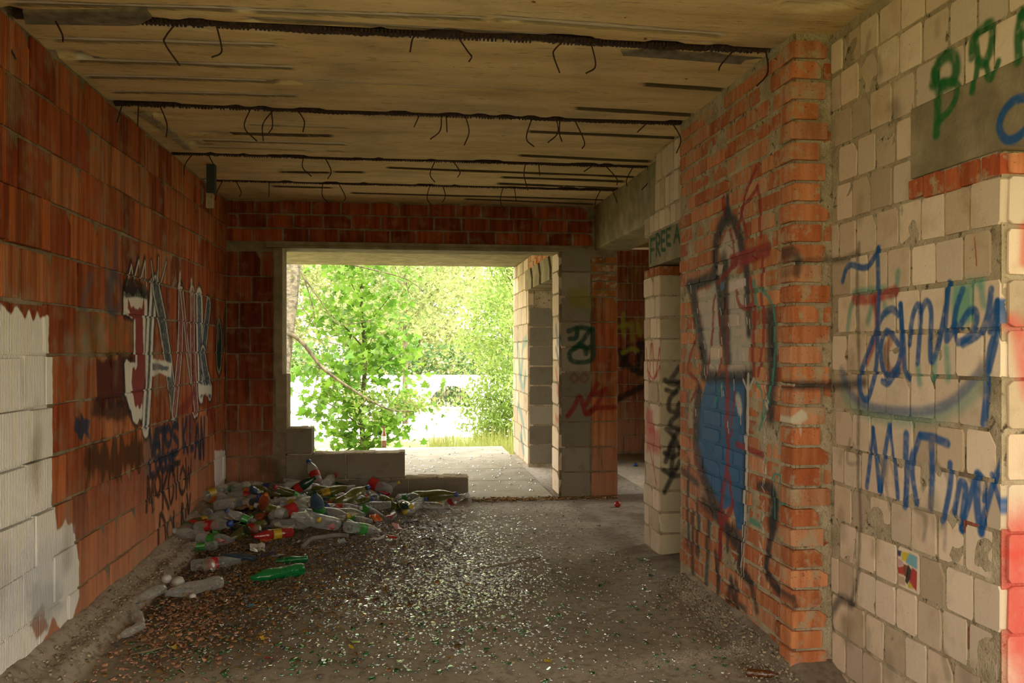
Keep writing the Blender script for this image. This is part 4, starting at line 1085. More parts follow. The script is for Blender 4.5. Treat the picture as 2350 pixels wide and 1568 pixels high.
# loose pieces on the ceiling
def plate(name, px, z, thick, mat, label, cat, group=None):
    pts = [on_z(u, v, z) for u, v in px]
    n = len(pts)
    vs = [(x, y, z) for x, y in pts] + [(x, y, z + thick) for x, y in pts]
    fs = [tuple(range(n))[::-1], tuple(range(n, 2*n))] + [(j, (j+1) % n, n + (j+1) % n, n + j) for j in range(n)]
    o = link(name, mesh_from(name, vs, fs), mat); tag(o, label, cat, group); return o
MGB = simple('weathered_board', (.17,.14,.10), .9, nscale=18, var=.45, bump=.5)
plate('board', [(58,56),(52,28),(335,27),(348,42),(318,58),(290,60)], HC - .012, .03, MGB, 'grey weathered board against the ceiling in the near left corner', 'board')
plate('board', [(1425,118),(1430,128),(1700,148),(1710,138),(1750,134),(1500,116)], HC - .006, .02, MGB, 'dark strip of shuttering board beside the nearest rusty bar', 'board')
plate('plaster_flake', [(310,262),(330,258),(395,300),(440,345),(425,345),(370,300)], HC - .008, .016, BM('mortar'), 'flaking mortar seam on the ceiling near the left wall', 'plaster')
t = empty('hanging_box', (0, 0, 0)); tag(t, 'dark narrow conduit box hanging from the ceiling by the left wall', 'box')
x, y = on_z(486, 378, HC)
MNB = simple('dark_plastic', (.02,.025,.03), .5)
m = MB(); m.box(x - .03, y - .03, HC - .20, x + .025, y + .03, HC + .0); m.build('box_body', MNB, t)
m = MB(); m.box(x - .035, y - .02, HC - .30, x + .01, y + .02, HC - .19); m.build('mortar_lump', BM('mortar'), t)

# ------------------------------------------------------------------ outdoors
def grass_mat():
    t = NT('lawn')
    pos = t.a('ShaderNodeNewGeometry').outputs['Position']
    col = t.ramp(t.noise(pos, 4, 6), [(.3, (.20,.22,.07)), (.6, (.38,.36,.15)), (.8, (.48,.43,.24))])
    t.c(col, t.b.inputs['Base Color']); t.b.inputs['Roughness'].default_value = .9
    t.bump(t.noise(pos, 60, 3), .7, .03); return t.m
M_GRASS = grass_mat()
GZ = -.60
m = MB(); m.box(-60, 11.0, GZ - .5, 60, 120, GZ); m.box(-60, -60, GZ - .5, 60, 11.0, GZ)
o = m.build('ground', M_GRASS); tag(o, 'bright sunlit grass around the building', 'ground', kind='structure')
m = MB(); m.box(-30, 18.6, GZ, 30, 25.6, GZ + .02)
M_PALE = simple('sunbleached_concrete', (.78,.75,.70), .8, nscale=3, var=.06)
o = m.build('driveway', M_PALE); tag(o, 'sun-bleached pale driveway outside', 'road', kind='structure')
# white garden wall with a barred arch
M_WHITE = simple('whitewash', (.80,.78,.76), .85, nscale=4, var=.05)
gwl = empty('garden_wall', (0, 26, GZ)); tag(gwl, 'white garden wall with a barred half-round arch', 'wall')
ax, az = on_y(1035, 935, 26.0); ar = .66
ztop = on_y(1035, 866, 26.0)[1]
zb = GZ
def archwall():
    n = 16; vs = []; fs = []
    arc = [(ax + ar * math.cos(math.pi * k / n), az + ar * math.sin(math.pi * k / n)) for k in range(n, -1, -1)]
    top = [(ax + ar * 1.0 * (1 - 2 * (n - k) / n) if False else ax - ar + 2 * ar * k / n, ztop) for k in range(n + 1)]
    for yy_ in (0, .25):
        for (x, z) in arc: vs.append((x, yy_, z - GZ))
        for (x, z) in top: vs.append((x, yy_, z - GZ))
    N = 2 * (n + 1)
    for k in range(n):
        fs.append((k, k+1, n+1+k+1, n+1+k)); fs.append((N+k+1, N+k, N+n+1+k, N+n+1+k+1))
        fs.append((k+1, k, N+k, N+k+1)); fs.append((n+1+k, n+2+k, N+n+2+k, N+n+1+k))
    m = MB(); m.v = vs; m.f = fs
    m.box(-14, 0, 0, ax - ar, .25, ztop - GZ); m.box(ax + ar, 0, 0, 16, .25, ztop - GZ); m.box(ax - ar, 0, 0, ax + ar, .25, az - GZ)
    return m
archwall().build('wall_body', M_WHITE, gwl)
MB().box(-14, -.04, ztop - GZ, 16, .29, ztop - GZ + .06).build('coping', M_WHITE, gwl)
MB().box(ax - ar - .1, -.06, az - GZ - .07, ax + ar + .1, .0, az - GZ).build('sill', simple('pinkish_stone', (.5,.40,.36), .8), gwl)
M_IRON = simple('dark_iron', (.03,.03,.03), .5)
for k in range(9):
    x = ax - ar + 2 * ar * (k + .5) / 9; h = math.sqrt(max(.01, ar * ar - (x - ax) ** 2))
    MB().tube([(x, .12, az - GZ - .02), (x, .12, az - GZ + h)], .014, n=6).build('bar', M_IRON, gwl)

def leaf_mat(name, c1, c2, tr=.5):
    t = NT(name)
    oi = t.a('ShaderNodeNewGeometry')
    n = t.noise(oi.outputs['Position'], 2.2, 3)
    isl = t.mix(t.ramp(n, [(.35, (0,0,0)), (.65, (1,1,1))]), c1, c2)
    r = t.a('ShaderNodeHueSaturation'); t.c(isl, r.inputs['Color'])
    v = t.math('ADD', .7, t.math('MULTIPLY', oi.outputs['Random Per Island'], .6)); t.c(v, r.inputs['Value'])
    t.c(r.outputs[0], t.b.inputs['Base Color']); t.b.inputs['Roughness'].default_value = .45
    td = t.a('ShaderNodeBsdfTranslucent'); t.c(r.outputs[0], td.inputs['Color'])
    ms = t.a('ShaderNodeMixShader'); ms.inputs[0].default_value = tr
    t.c(t.b.outputs[0], ms.inputs[1]); t.c(td.outputs[0], ms.inputs[2])
    t.c(ms.outputs[0], t.n['Material Output'].inputs['Surface'])
    return t.m
ML_MAPLE = leaf_mat('maple_leaf', (.10,.24,.025), (.25,.42,.05), .6)
ML_ASH = leaf_mat('ash_leaf', (.22,.36,.07), (.42,.52,.15), .6)
ML_BIRCH = leaf_mat('birch_leaf', (.15,.22,.06), (.33,.37,.12), .6)
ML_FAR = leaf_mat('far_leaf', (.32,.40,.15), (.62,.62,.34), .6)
ML_DARK = leaf_mat('hedge_leaf', (.05,.12,.03), (.12,.22,.05), .35)
def rot_rand(n, tilt=1.0):
    """n rotation matrices, leaves lie roughly level with random tilt"""
    yaw = NR.rand(n) * 2 * np.pi; a = NR.randn(n) * tilt; b = NR.randn(n) * tilt
    cz, sz = np.cos(yaw), np.sin(yaw); ca, sa = np.cos(a), np.sin(a); cb, sb = np.cos(b), np.sin(b)
    Rz = np.zeros((n,3,3)); Rz[:,0,0]=cz; Rz[:,0,1]=-sz; Rz[:,1,0]=sz; Rz[:,1,1]=cz; Rz[:,2,2]=1
    Rx = np.zeros((n,3,3)); Rx[:,0,0]=1; Rx[:,1,1]=ca; Rx[:,1,2]=-sa; Rx[:,2,1]=sa; Rx[:,2,2]=ca
    Ry = np.zeros((n,3,3)); Ry[:,1,1]=1; Ry[:,0,0]=cb; Ry[:,0,2]=sb; Ry[:,2,0]=-sb; Ry[:,2,2]=cb
    return Rx @ Ry @ Rz if False else Rz @ Rx @ Ry
def leaf_cloud(name, P, size, mat, parent, shape='oval', tilt=.8):
    n = len(P)
    if shape == 'maple':
        base = np.array([(0,0,0),(.28,.10,0),(.5,.02,.03),(.36,.32,0),(.62,.55,.05),(.28,.55,0),(0,1.0,-.08),(-.28,.55,0),(-.62,.55,.05),(-.36,.32,0),(-.5,.02,.03),(-.28,.10,0)])
        tri = np.array([(0,1,3),(1,2,3),(0,3,5),(3,4,5),(0,5,6),(0,6,7),(0,7,9),(7,8,9),(0,9,11),(9,10,11)])
    elif shape == 'long':
        base = np.array([(0,0,0),(.17,.4,.02),(0,1,-.1),(-.17,.4,.02)]); tri = np.array([(0,1,2),(0,2,3)])
    else:
        base = np.array([(0,0,0),(.36,.5,.04),(0,1,0),(-.36,.5,.04)]); tri = np.array([(0,1,2),(0,2,3)])
    R = rot_rand(n, tilt)
    s = size * (.65 + .7 * NR.rand(n))
    V = np.einsum('nij,kj->nki', R, base) * s[:, None, None] + P[:, None, :]
    k = len(base)
    T = tri[None] + (np.arange(n) * k)[:, None, None]
    o = link(name, mesh_np(name, V.reshape(-1, 3), T.reshape(-1, 3)), mat, parent)
    o['kind'] = 'stuff'
    return o
def bark(name, c1, c2, sc=(6,6,2)):
    t = NT(name)
    pos = t.a('ShaderNodeNewGeometry').outputs['Position']
    col = t.ramp(t.noise(t.mapped(pos, sc), 2.0, 5), [(.42, c1), (.58, c2)])
    t.c(col, t.b.inputs['Base Color']); t.b.inputs['Roughness'].default_value = .9
    t.bump(t.noise(pos, 30, 4), .6, .02); return t.m
M_BARK = bark('brown_bark', (.07,.055,.03), (.17,.14,.08))
M_BIRCH = bark('birch_bark', (.12,.10,.065), (.24,.205,.145), (5,5,9))
def P3(u, v, Y):
    x, z = on_y(u, v, Y); return (x, Y, z)

# maple in front of the terrace
YM = 13.9
mt = empty('maple_tree', (*P3(835, 1045, YM)[:2], GZ)); bx0, by0, bz0 = mt.location
tag(mt, 'young broad-leaved maple standing just beyond the terrace', 'tree')
def loc(p): return (p[0] - bx0, p[1] - by0, p[2] - bz0)
MB().tube(spline([loc(P3(835,1045,YM)), loc(P3(830,950,YM)), loc(P3(838,820,YM)), loc(P3(828,680,YM)), loc(P3(835,500,YM)), loc(P3(840,380,YM))], 4), .045, r1=.015).build('trunk', M_BARK, mt, True)
cl = []
brs = [((833,980),(760,930),(700,905)), ((833,960),(910,930),(975,910)), ((832,900),(770,860),(690,830)), ((834,880),(890,830),(940,790)), ((836,800),(780,740),(720,700)), ((832,760),(880,700),(930,640)), ((830,700),(800,640),(760,590)), ((832,1020),(790,1000),(770,990)), ((835,1010),(880,985),(925,970)), ((832,640),(870,580),(900,520)), ((832,600),(790,540),(760,480)), ((833,840),(845,800),(860,760)), ((833,930),(800,900),(780,870))]
for b in brs:
    dy = RNG.uniform(-.7, .7)
    p = [loc(P3(*b[0], YM)), loc(P3(*b[1], YM + dy * .5)), loc(P3(*b[2], YM + dy))]
    q = spline(p, 4)
    MB().tube(q, .014, r1=.005, n=5).build('branch', M_BARK, mt, True)
    q = [Vector(a) for a in q]
    for k in range(150):
        t_ = RNG.random() ** .7; i = min(len(q) - 2, int(t_ * (len(q) - 1)))
        a = q[i].lerp(q[i+1], RNG.random())
        cl.append((a.x + RNG.gauss(0, .17), a.y + RNG.gauss(0, .22), a.z + RNG.gauss(0, .17)))
for k in range(500):
    z = RNG.uniform(.15, 3.6); wd = .95 * math.sin(min(1, (z + .25) / 2.0) * 1.57) * (1 if z < 2.6 else .8)
    cl.append((RNG.gauss(0, .5) * wd, RNG.gauss(0, .5) * wd, z))
cl = np.array(cl)
order = np.argsort(cl[:, 1])           # nearest leaves first
cl = cl[order]
def maple_leaf_mesh():
    base = [(0,0,0),(.28,.10,0),(.5,.02,.03),(.36,.32,0),(.62,.55,.05),(.28,.55,0),(0,1.0,-.08),(-.28,.55,0),(-.62,.55,.05),(-.36,.32,0),(-.5,.02,.03),(-.28,.10,0)]
    tri = [(0,1,3),(1,2,3),(0,3,5),(3,4,5),(0,5,6),(0,6,7),(0,7,9),(7,8,9),(0,9,11),(9,10,11)]
    m = mesh_from('leaf', base, tri); m.materials.append(ML_MAPLE); return m
LM = maple_leaf_mesh()
front = [p for p in cl if p[2] > .1 and p[2] < 3.6][:290]
for p in front:
    o = bpy.data.objects.new('leaf', LM); C.objects.link(o); o.parent = mt
    o.location = p; s = RNG.uniform(.10, .16); o.scale = (s, s, s)
    o.rotation_euler = (RNG.gauss(.3, .7), RNG.gauss(0, .6), RNG.uniform(0, 6.28))
leaf_cloud('foliage', cl[290:], .125, ML_MAPLE, mt, 'maple', .75)

# generic tree: trunk, branches, leaf cloud in clumps
def tree(name, label, group, Y, u, vbase, vtop, wpx, nclump, nleaf, size, mat, shape='oval', trunk=.10, barkm=None, clump=.35, low=.0, lean=0, zbase=None):
    x, _ = on_y(u, 900, Y)
    zt = on_y(u, vtop, Y)[1]; zb_ = GZ if zbase is None else zbase
    R = wpx * Y / F / 2
    t = empty(name, (x, Y, zb_)); tag(t, label, 'tree', group)
    H = zt - zb_
    MB().tube(spline([(0,0,0), (lean*.3, 0, H*.35), (lean*.6, .1, H*.7), (lean, 0, H)], 4), trunk, r1=trunk*.3).build('trunk', barkm or M_BARK, t, True)
    z0 = on_y(u, vbase, Y)[1] - zb_
    pts = []
    for c in range(nclump):
        a = NR.rand() * 2 * np.pi; rr = R * math.sqrt(NR.rand()); z = z0 + (H - z0) * NR.rand()
        k = 1.0 - .45 * abs((z - z0) / (H - z0) - .45) * 2
        cx, cy = rr * k * math.cos(a), rr * k * math.sin(a)
        if c < 26:
            MB().tube(spline([(lean * (z/H) * .5, 0, max(.1, z * .75)), (cx*.5, cy*.5, z*.9), (cx, cy, z)], 3), trunk*.16, r1=.006, n=4).build('branch', barkm or M_BARK, t, True)
        m = nleaf // nclump
        pts.append(NR.randn(m, 3) * np.array([clump, clump, clump * .6]) * .6 + np.array([cx, cy, z]))
    leaf_cloud('foliage', np.vstack(pts), size, mat, t, shape)
    return t
tree('ash_tree', 'pale feathery ash tree at the right of the opening', None, 16.0, 1188, 1040, 480, 235, 150, 17000, .11, ML_ASH, 'long', .06, clump=.42)
tree('birch_tree', 'drooping birch crown filling the top of the opening', None, 22.0, 930, 760, 330, 420, 80, 8500, .10, ML_BIRCH, 'oval', .08, clump=.5)
far = [(38,-5.0),(36,600),(40,760),(37,880),(41,1000),(36,1120),(40,1260)]
k = 0
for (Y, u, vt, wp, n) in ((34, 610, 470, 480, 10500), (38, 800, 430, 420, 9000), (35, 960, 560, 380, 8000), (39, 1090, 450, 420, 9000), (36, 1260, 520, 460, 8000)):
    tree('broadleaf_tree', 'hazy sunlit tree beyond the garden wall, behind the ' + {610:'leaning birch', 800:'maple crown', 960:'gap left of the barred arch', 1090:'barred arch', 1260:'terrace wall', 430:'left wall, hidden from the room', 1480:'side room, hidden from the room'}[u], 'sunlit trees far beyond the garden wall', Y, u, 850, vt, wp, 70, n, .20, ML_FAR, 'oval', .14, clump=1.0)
# dark hedge behind the garden wall
def hedge():
    n = 9000
    P = np.stack([NR.uniform(-9, 9, n), NR.uniform(-.6, .6, n), NR.rand(n) ** .8 * 2.1], -1)
    t = empty('hedge', (0, 27.3, GZ)); tag(t, 'dark clipped hedge right behind the white garden wall', 'hedge', kind='stuff')
    leaf_cloud('foliage', P, .13, ML_DARK, t)
hedge()
# leaning birch trunk with the long drooping bough
YBk = 13.0
bt = empty('birch_tree', (*P3(645, 900, YBk)[:2], GZ)); tag(bt, 'pale leaning tree trunk at the left edge of the opening', 'tree')
bx1, by1, bz1 = bt.location
def lb(p): return (p[0]-bx1, p[1]-by1, p[2]-bz1)
MB().tube(spline([(-.12, 0, 0), lb(P3(641,880,YBk)), lb(P3(655,760,YBk)), lb(P3(672,620,YBk)), lb(P3(690,450,YBk)), lb(P3(700,300,YBk))], 5), .155, r1=.10, n=14).build('trunk', M_BIRCH, bt, True)
def bough(pts, r, name='branch', Y=YBk - .1):
    MB().tube(spline([lb(P3(u, v, Y + .0 * i)) for i, (u, v) in enumerate(pts)], 5), r, r1=r*.3, n=6).build(name, M_BARK, bt, True)
bough([(662,765),(680,775),(705,800),(735,840),(770,868),(810,895),(850,920),(900,942),(950,945)], .035)
bough([(690,620),(705,660),(720,720),(700,760)], .012); bough([(700,640),(735,690),(770,740),(800,745)], .012); bough([(680,600),(760,600),(850,618),(930,640),(975,670)], .016)
bough([(735,840),(725,880),(715,920)], .008); bough([(850,920),(848,945),(856,970)], .010); bough([(770,868),(760,900),(745,930)], .007); bough([(690,700),(730,760),(745,800)], .008)
bough([(800,745),(850,735),(890,720)], .008); bough([(930,640),(945,690),(980,700)], .008)
pts = []
for (u, v, s, n) in ((890,935,45,260), (960,925,30,160), (840,905,30,120), (730,700,50,120), (790,740,40,120), (930,640,60,300), (1000,650,60,300), (870,620,60,200), (760,620,60,200)):
    for k in range(n):
        p = lb(P3(u + RNG.gauss(0, s), v + RNG.gauss(0, s * .45), YBk)); pts.append((p[0], p[1] + RNG.gauss(0, .15), p[2]))
leaf_cloud('foliage', np.array(pts), .055, ML_BIRCH, bt)
# weeds at the edge of the slab
def weeds():
    vs = []; fs = []
    for k in range(2600):
        u = RNG.uniform(980, 1190) if k % 3 else RNG.uniform(660, 1190); Y = RNG.uniform(11.8, 14.5)
        x, _ = on_y(u, 1000, Y); h = RNG.uniform(.12, .75) if u > 985 else RNG.uniform(.05,.3); n = len(vs); dx, dy = RNG.gauss(0, .06), RNG.gauss(0, .06)
        vs += [(x - .007, Y, GZ), (x + .007, Y, GZ), (x + dx, Y + dy, GZ + h)]; fs.append((n, n+1, n+2))
    o = link('weeds', mesh_from('weeds', vs, fs), leaf_mat('weed_leaf', (.30,.26,.08), (.36,.44,.12), .4)); tag(o, 'tall reddish weeds and grass beyond the slab edge', 'weeds', kind='stuff')
weeds()

# ------------------------------------------------------------------ litter
def gp(u, v):
    """point where the line of sight meets the floor"""
    z = 0.0
    for _ in range(25):
        x, y = on_z(u, v, z); z = .5 * z + .5 * float(floor_h(x, y))
    return x, y, z
def thin_plastic(name, col, alpha=.75, rough=.07):
    t = NT(name)
    tr = t.a('ShaderNodeBsdfTransparent'); tr.inputs[0].default_value = ((.93, .94, .93, 1) if name == 'clear_plastic' else (*[min(1, .12 + 1.6 * c) for c in col], 1))
    t.b.inputs['Base Color'].default_value = (*col, 1); t.b.inputs['Roughness'].default_value = rough
    t.b.inputs['Specular IOR Level'].default_value = 1.0; t.b.inputs['Coat Weight'].default_value = 1.0; t.b.inputs['Coat Roughness'].default_value = .03
    lw_ = t.a('ShaderNodeLayerWeight'); lw_.inputs[0].default_value = .35
    f = t.math('MULTIPLY', t.math('POWER', t.math('SUBTRACT', 1.0, lw_.outputs['Facing']), .7), alpha)
    ms = t.a('ShaderNodeMixShader'); t.c(f, ms.inputs[0]); t.c(t.b.outputs[0], ms.inputs[1]); t.c(tr.outputs[0], ms.inputs[2])
    t.c(ms.outputs[0], t.n['Material Output'].inputs['Surface'])
    tc_ = t.a('ShaderNodeTexCoord'); t.bump(t.noise(tc_.outputs['Object'], 45, 3), .6, .01)
    return t.m
PLS = {'clear': thin_plastic('clear_plastic', (.60,.62,.60), .90), 'green': thin_plastic('green_plastic', (.01,.30,.08), .62), 'dkgreen': thin_plastic('dark_green_plastic', (.006,.06,.035), .5),
       'yellow': thin_plastic('olive_plastic', (.20,.21,.05), .7), 'orange': thin_plastic('orange_tinted_plastic', (.55,.13,.05), .65), 'blue': thin_plastic('blue_tinted_plastic', (.10,.18,.26), .8),
       'brown': thin_plastic('amber_glass', (.16,.045,.008), .45, .05), 'red': thin_plastic('red_tinted_plastic', (.45,.03,.03), .45)}
SOL = {n: simple('solid_' + n, tuple(q * .72 for q in c), .35, var=.35, bump=0, spec=.6) for n, c in dict(red=(.50,.02,.02), green=(.05,.32,.05), yellow=(.60,.42,.03), blue=(.02,.07,.32), white=(.62,.60,.56), orange=(.65,.14,.02), black=(.015,.015,.015), cyan=(.04,.35,.60), pink=(.60,.28,.28), tan=(.38,.27,.17), silver=(.50,.50,.50), purple=(.12,.07,.30)).items()}
PROF = {
 'soda': [(0,0),(.028,.002),(.040,.018),(.043,.05),(.042,.10),(.0435,.14),(.043,.19),(.036,.225),(.022,.262),(.0145,.282),(.0140,.30)],
 'water': [(0,0),(.024,.002),(.032,.012),(.033,.04),(.029,.05),(.033,.06),(.033,.10),(.029,.11),(.033,.12),(.032,.15),(.020,.185),(.0135,.20),(.0130,.215)],
 'waist': [(0,0),(.026,.002),(.034,.012),(.034,.07),(.022,.105),(.034,.14),(.033,.17),(.018,.21),(.0135,.222),(.0130,.235)],
 'beer': [(0,0),(.028,.001),(.031,.008),(.031,.14),(.027,.165),(.0145,.20),(.0135,.245),(.015,.25),(.0145,.262)],
}
def lathe(prof, n=16, sub=1):
    vs = []; fs = []
    for i, (r, z) in enumerate(prof):
        if r == 0: r = .001
        for k in range(n):
            q = 2 * math.pi * k / n; vs.append((r * math.cos(q), r * math.sin(q), z))
    for i in range(len(prof) - 1):
        for k in range(n):
            k2 = (k + 1) % n; fs.append((i*n+k, i*n+k2, (i+1)*n+k2, (i+1)*n+k))
    return vs, fs
def crush(vs, amt, seed, L):
    r = random.Random(seed); ph = [r.uniform(0, 6.28) for _ in range(6)]; out = []
    for (x, y, z) in vs:
        q = math.atan2(y, x); t = z / L
        k = 1 - amt * (.35 + .35 * math.sin(3 * q + ph[0] + 5 * t) + .3 * math.sin(9 * t + ph[1])) * math.sin(min(1, max(0, t * 1.15)) * math.pi) ** .5
        f = 1 - amt * .55 * (1 if .05 < t < .85 else .3)
        bend = amt * .03 * math.sin(t * 3 + ph[2])
        out.append((x * k + bend, y * k * f, z * (1 - amt * .25)))
    return out
BOTM = {}
def bottle(kind, col, u, v, yaw=0, amt=0.0, lab=None, cap=None, sc=1.0, seed=0, label='', group=None, pos=None, up=False, tilt=0.0, name='plastic_bottle', lift=0.0):
    x, y, z = pos if pos else gp(u, v)
    prof = PROF[kind]; L = prof[-1][1]; rmax = max(r for r, _ in prof)
    flat = 1 - amt * .55
    t = empty(name, (x, y, z + (0 if up else rmax * sc * flat * .86) + lift))
    if up: t.rotation_euler = (0, 0, yaw)
    else: t.rotation_euler = (math.radians(90) + tilt, 0, yaw)   # lies down: axis level
    t.scale = (sc, sc, sc)
    tag(t, label, 'bottle', group)
    key = (kind, round(amt, 2), seed, col)
    if key not in BOTM:
        vs, fs = lathe(prof); vs = crush(vs, amt, seed, L)
        m = mesh_from('bottle_body', vs, fs, True); m.materials.append(PLS[col]); BOTM[key] = m
    o = link('bottle_body', BOTM[key], None, t)
    if lab:
        k2 = (kind, round(amt, 2), seed, 'L', lab)
        if k2 not in BOTM:
            z0, z1 = L * .32, L * .53
            rr = max(r for r, z in prof) * 1.02
            vs, fs = lathe([(rr, z0), (rr, (z0+z1)/2), (rr, z1)]); vs = crush(vs, amt, seed, L)
            m = mesh_from('wrap_label', vs, fs, True); m.materials.append(SOL[lab]); BOTM[k2] = m
        link('wrap_label', BOTM[k2], None, t)
    if cap:
        k3 = (kind, 'C', cap, round(amt, 2))
        if k3 not in BOTM:
            ze = L * (1 - amt * .25)
            vs, fs = lathe([(0, ze + .012), (.0155, ze + .012), (.0158, ze - .010), (.0150, ze - .010)], 12)
            m = mesh_from('cap', vs, fs, True); m.materials.append(SOL[cap]); BOTM[k3] = m
        link('cap', BOTM[k3], None, t)
    return t
PI = math.pi
# named bottles, as found in the picture
bottle('soda','green', 694,1318, -.9, 0.36, None, None, 1.15, 3, 'large crushed bright green bottle lying alone on the brown litter')
bottle('soda','green', 706,1290, -1.3, 0.39, None, None, .7, 4, 'small crushed green bottle half behind the large green one')
bottle('soda','clear', 512,1352, -1.0, 0.36, None, None, 1.15, 5, 'large dented clear bottle nearest the viewer among orange leaves')
bottle('soda','clear', 437,1312, 1.9, 0.2, 'red', None, 1.0, 6, 'clear bottle with a red band by the left wall')
bottle('soda','clear', 482,1300, .2, 0.13, None, None, .9, 7, 'clear bottle lying with its round base towards the viewer')
bottle('water','clear', 452,1248, 1.25, 0.1, 'green', None, 1.25, 8, 'clear ribbed bottle with a faint green band against the left wall')
bottle('soda','clear', 372,1362, -.3, 0.26, None, 'pink', .85, 9, 'clear bottle with pink cap beside the mortar ledge')
bottle('water','clear', 315,1420, .4, 0.23, None, None, .9, 10, 'small clear bottle furthest towards the viewer by the ledge')
bottle('water','clear', 328,1445, -.4, 0.29, None, 'tan', .8, 11, 'squashed clear bottle lying in orange brick chips')
bottle('soda','orange', 603,1195, .25, 0.07, None, 'orange', .9, 12, 'upright-leaning orange-tinted bottle with bright orange cap', tilt=-.5, lift=.06)
bottle('soda','orange', 647,1180, .9, 0.16, None, None, .85, 13, 'orange-tinted bottle lying right of the orange-capped one')
bottle('soda','clear', 742,1178, 1.5, 0.07, 'red', 'white', .95, 14, 'clear bottle with broad red band and white cap on the pile')
bottle('water','yellow', 492,1200, -.7, 0.16, 'yellow', 'green', 1.15, 15, 'olive bottle with yellow band near the wall corner')
bottle('soda','clear', 550,1192, -1.2, 0.26, None, None, .9, 16, 'dented clear bottle right of the olive bottle')
bottle('water','dkgreen', 541,1220, .6, 0.2, None, None, 1.15, 17, 'dark green glossy bottle at the front of the pile')
bottle('waist','red', 672,1232, -1.1, 0.1, 'yellow', None, 1.15, 18, 'red bottle with narrow waist and yellow base band')
bottle('soda','clear', 585,1215, .3, 0.29, None, None, .85, 19, 'crumpled clear bottle beside the yellow wrapper')
bottle('water','blue', 722,1140, 1.4, 0.13, 'blue', None, 1.25, 20, 'bluish bottle at the top of the pile by the low wall')
bottle('soda','clear', 500,1262, -1.4, 0.33, 'green', None, .9, 21, 'crushed clear bottle with torn green band')
bottle('water','blue', 505,1292, 1.5, 0.33, None, None, 1.1, 22, 'flattened pale blue bottle in front of the pile')
bottle('soda','clear', 905,1182, -.1, 0.33, None, 'red', .72, 23, 'dented clear bottle with red cap right of the pile')
bottle('water','clear', 972,1165, 1.3, 0.1, None, 'white', .8, 24, 'clear bottle lying against the foot of the low wall')
bottle('soda','yellow', 605,1222, .9, 0.26, None, None, .8, 25, 'crumpled olive-green bottle in the middle of the pile')
bottle('soda','clear', 770,1205, 1.4, 0.23, 'green', None, .95, 26, 'clear bottle with green band at the right of the pile')
bottle('water','clear', 690,1202, 1.5, 0.13, None, None, 1.0, 27, 'slim clear ribbed bottle lying level on the pile')
bottle('soda','yellow', 568,1160, 1.3, 0.1, 'green', None, 1.0, 28, 'yellow-green bottle with green wrap at the back of the pile')
bottle('water','red', 520,1150, -.7, 0.2, None, 'blue', .9, 29, 'reddish bottle tucked into the back corner')
bottle('beer','brown', 881,1026, 0, 0, 'silver', None, 1.12, 30, 'brown beer bottle standing on the edge of the terrace slab', pos=(*on_z(881, 1027, 0)[:2], 0.0), up=True, name='beer_bottle')
bottle('beer','brown', 1712,1552, 1.2, 0, None, None, .55, 31, 'brown glass bottle neck at the foot of the brick wall', name='beer_bottle')
# the rest of the heap: nothing tells these apart
cols = ['clear']*9 + ['yellow','dkgreen','orange','blue','yellow','clear','clear']
for i in range(125):
    if i < 88: x, y = RNG.gauss(-.95, .32), RNG.gauss(6.75, .42)
    else: x, y = RNG.gauss(-.35, .35), RNG.gauss(7.02, .24)
    x = max(XL + .12, min(.35, x)); y = max(5.7, min(YB - .12, y))
    z = float(floor_h(x, y)) + RNG.uniform(-.01, .035)
    kd = RNG.choice(['soda','water','waist','soda','water'])
    co, am = RNG.choice(cols), RNG.choice([.1,.2,.35])
    lb_, cp = RNG.choice([None,None,None,None,'red','green','blue','yellow','white']), RNG.choice([None,None,'red','blue','white','yellow'])
    cn = {'clear':'clear','yellow':'olive','dkgreen':'dark green','orange':'amber-tinted','blue':'bluish','red':'reddish'}[co]
    kn = {'soda':'large','water':'ribbed','waist':'narrow-waisted'}[kd]; an = {.1:'whole',.2:'dented',.35:'squashed'}[am]
    wh = ('against the left wall' if x < -1.15 else 'under the low wall' if x > -.45 else 'mid-heap') + (' back' if y > 7.05 else ' front' if y < 6.6 else '')
    bottle(kd, co, 0, 0, RNG.uniform(0, 2*PI), am, lb_, cp, RNG.uniform(.95,1.35), RNG.randrange(6),
           '%s %s %s bottle%s%s, %s' % (an, cn, kn, ', %s band' % lb_ if lb_ else '', ', %s cap' % cp if cp else ', no cap', wh), 'discarded bottles in the corner heap', pos=(x, y, z), tilt=RNG.gauss(0, .28))
# wrappers and scraps
def crumple(n, sx, sy, amp, seed):
    r = random.Random(seed); vs = []; fs = []
    for j in range(n + 1):
        for i in range(n + 1):
            vs.append(((i/n - .5) * sx * (1 + r.uniform(-.12,.12)), (j/n - .5) * sy * (1 + r.uniform(-.12,.12)), r.uniform(0, amp) + amp * .5 * math.sin(i * 1.9 + seed) ))
    for j in range(n):
        for i in range(n):
            a = j*(n+1)+i; fs += [(a, a+1, a+n+2), (a, a+n+2, a+n+1)]
    return vs, fs
CR_ = {}
def wrapper(u, v, sx, sy, col, label, group=None, pos=None, rot=None, amp=.03, name='wrapper', cat='wrapper', mat=None, lift=.008):
    x, y, z = pos if pos else gp(u, v)
    sd = RNG.randrange(6); key = (sd, col)
    if key not in CR_:
        vs, fs = crumple(4, 1, 1, .35, sd); m = mesh_from('wrapper', vs, fs); m.materials.append(mat or SOL[col]); CR_[key] = m
    o = link(name, CR_[key]); o.location = (x, y, z + lift); o.scale = (sx, sy, min(sx, sy) * (.6 if amp < .05 else 1.3))
    o.rotation_euler = rot or (RNG.gauss(0,.25), RNG.gauss(0,.25), RNG.uniform(0, 6.28)); tag(o, label, cat, group); return o
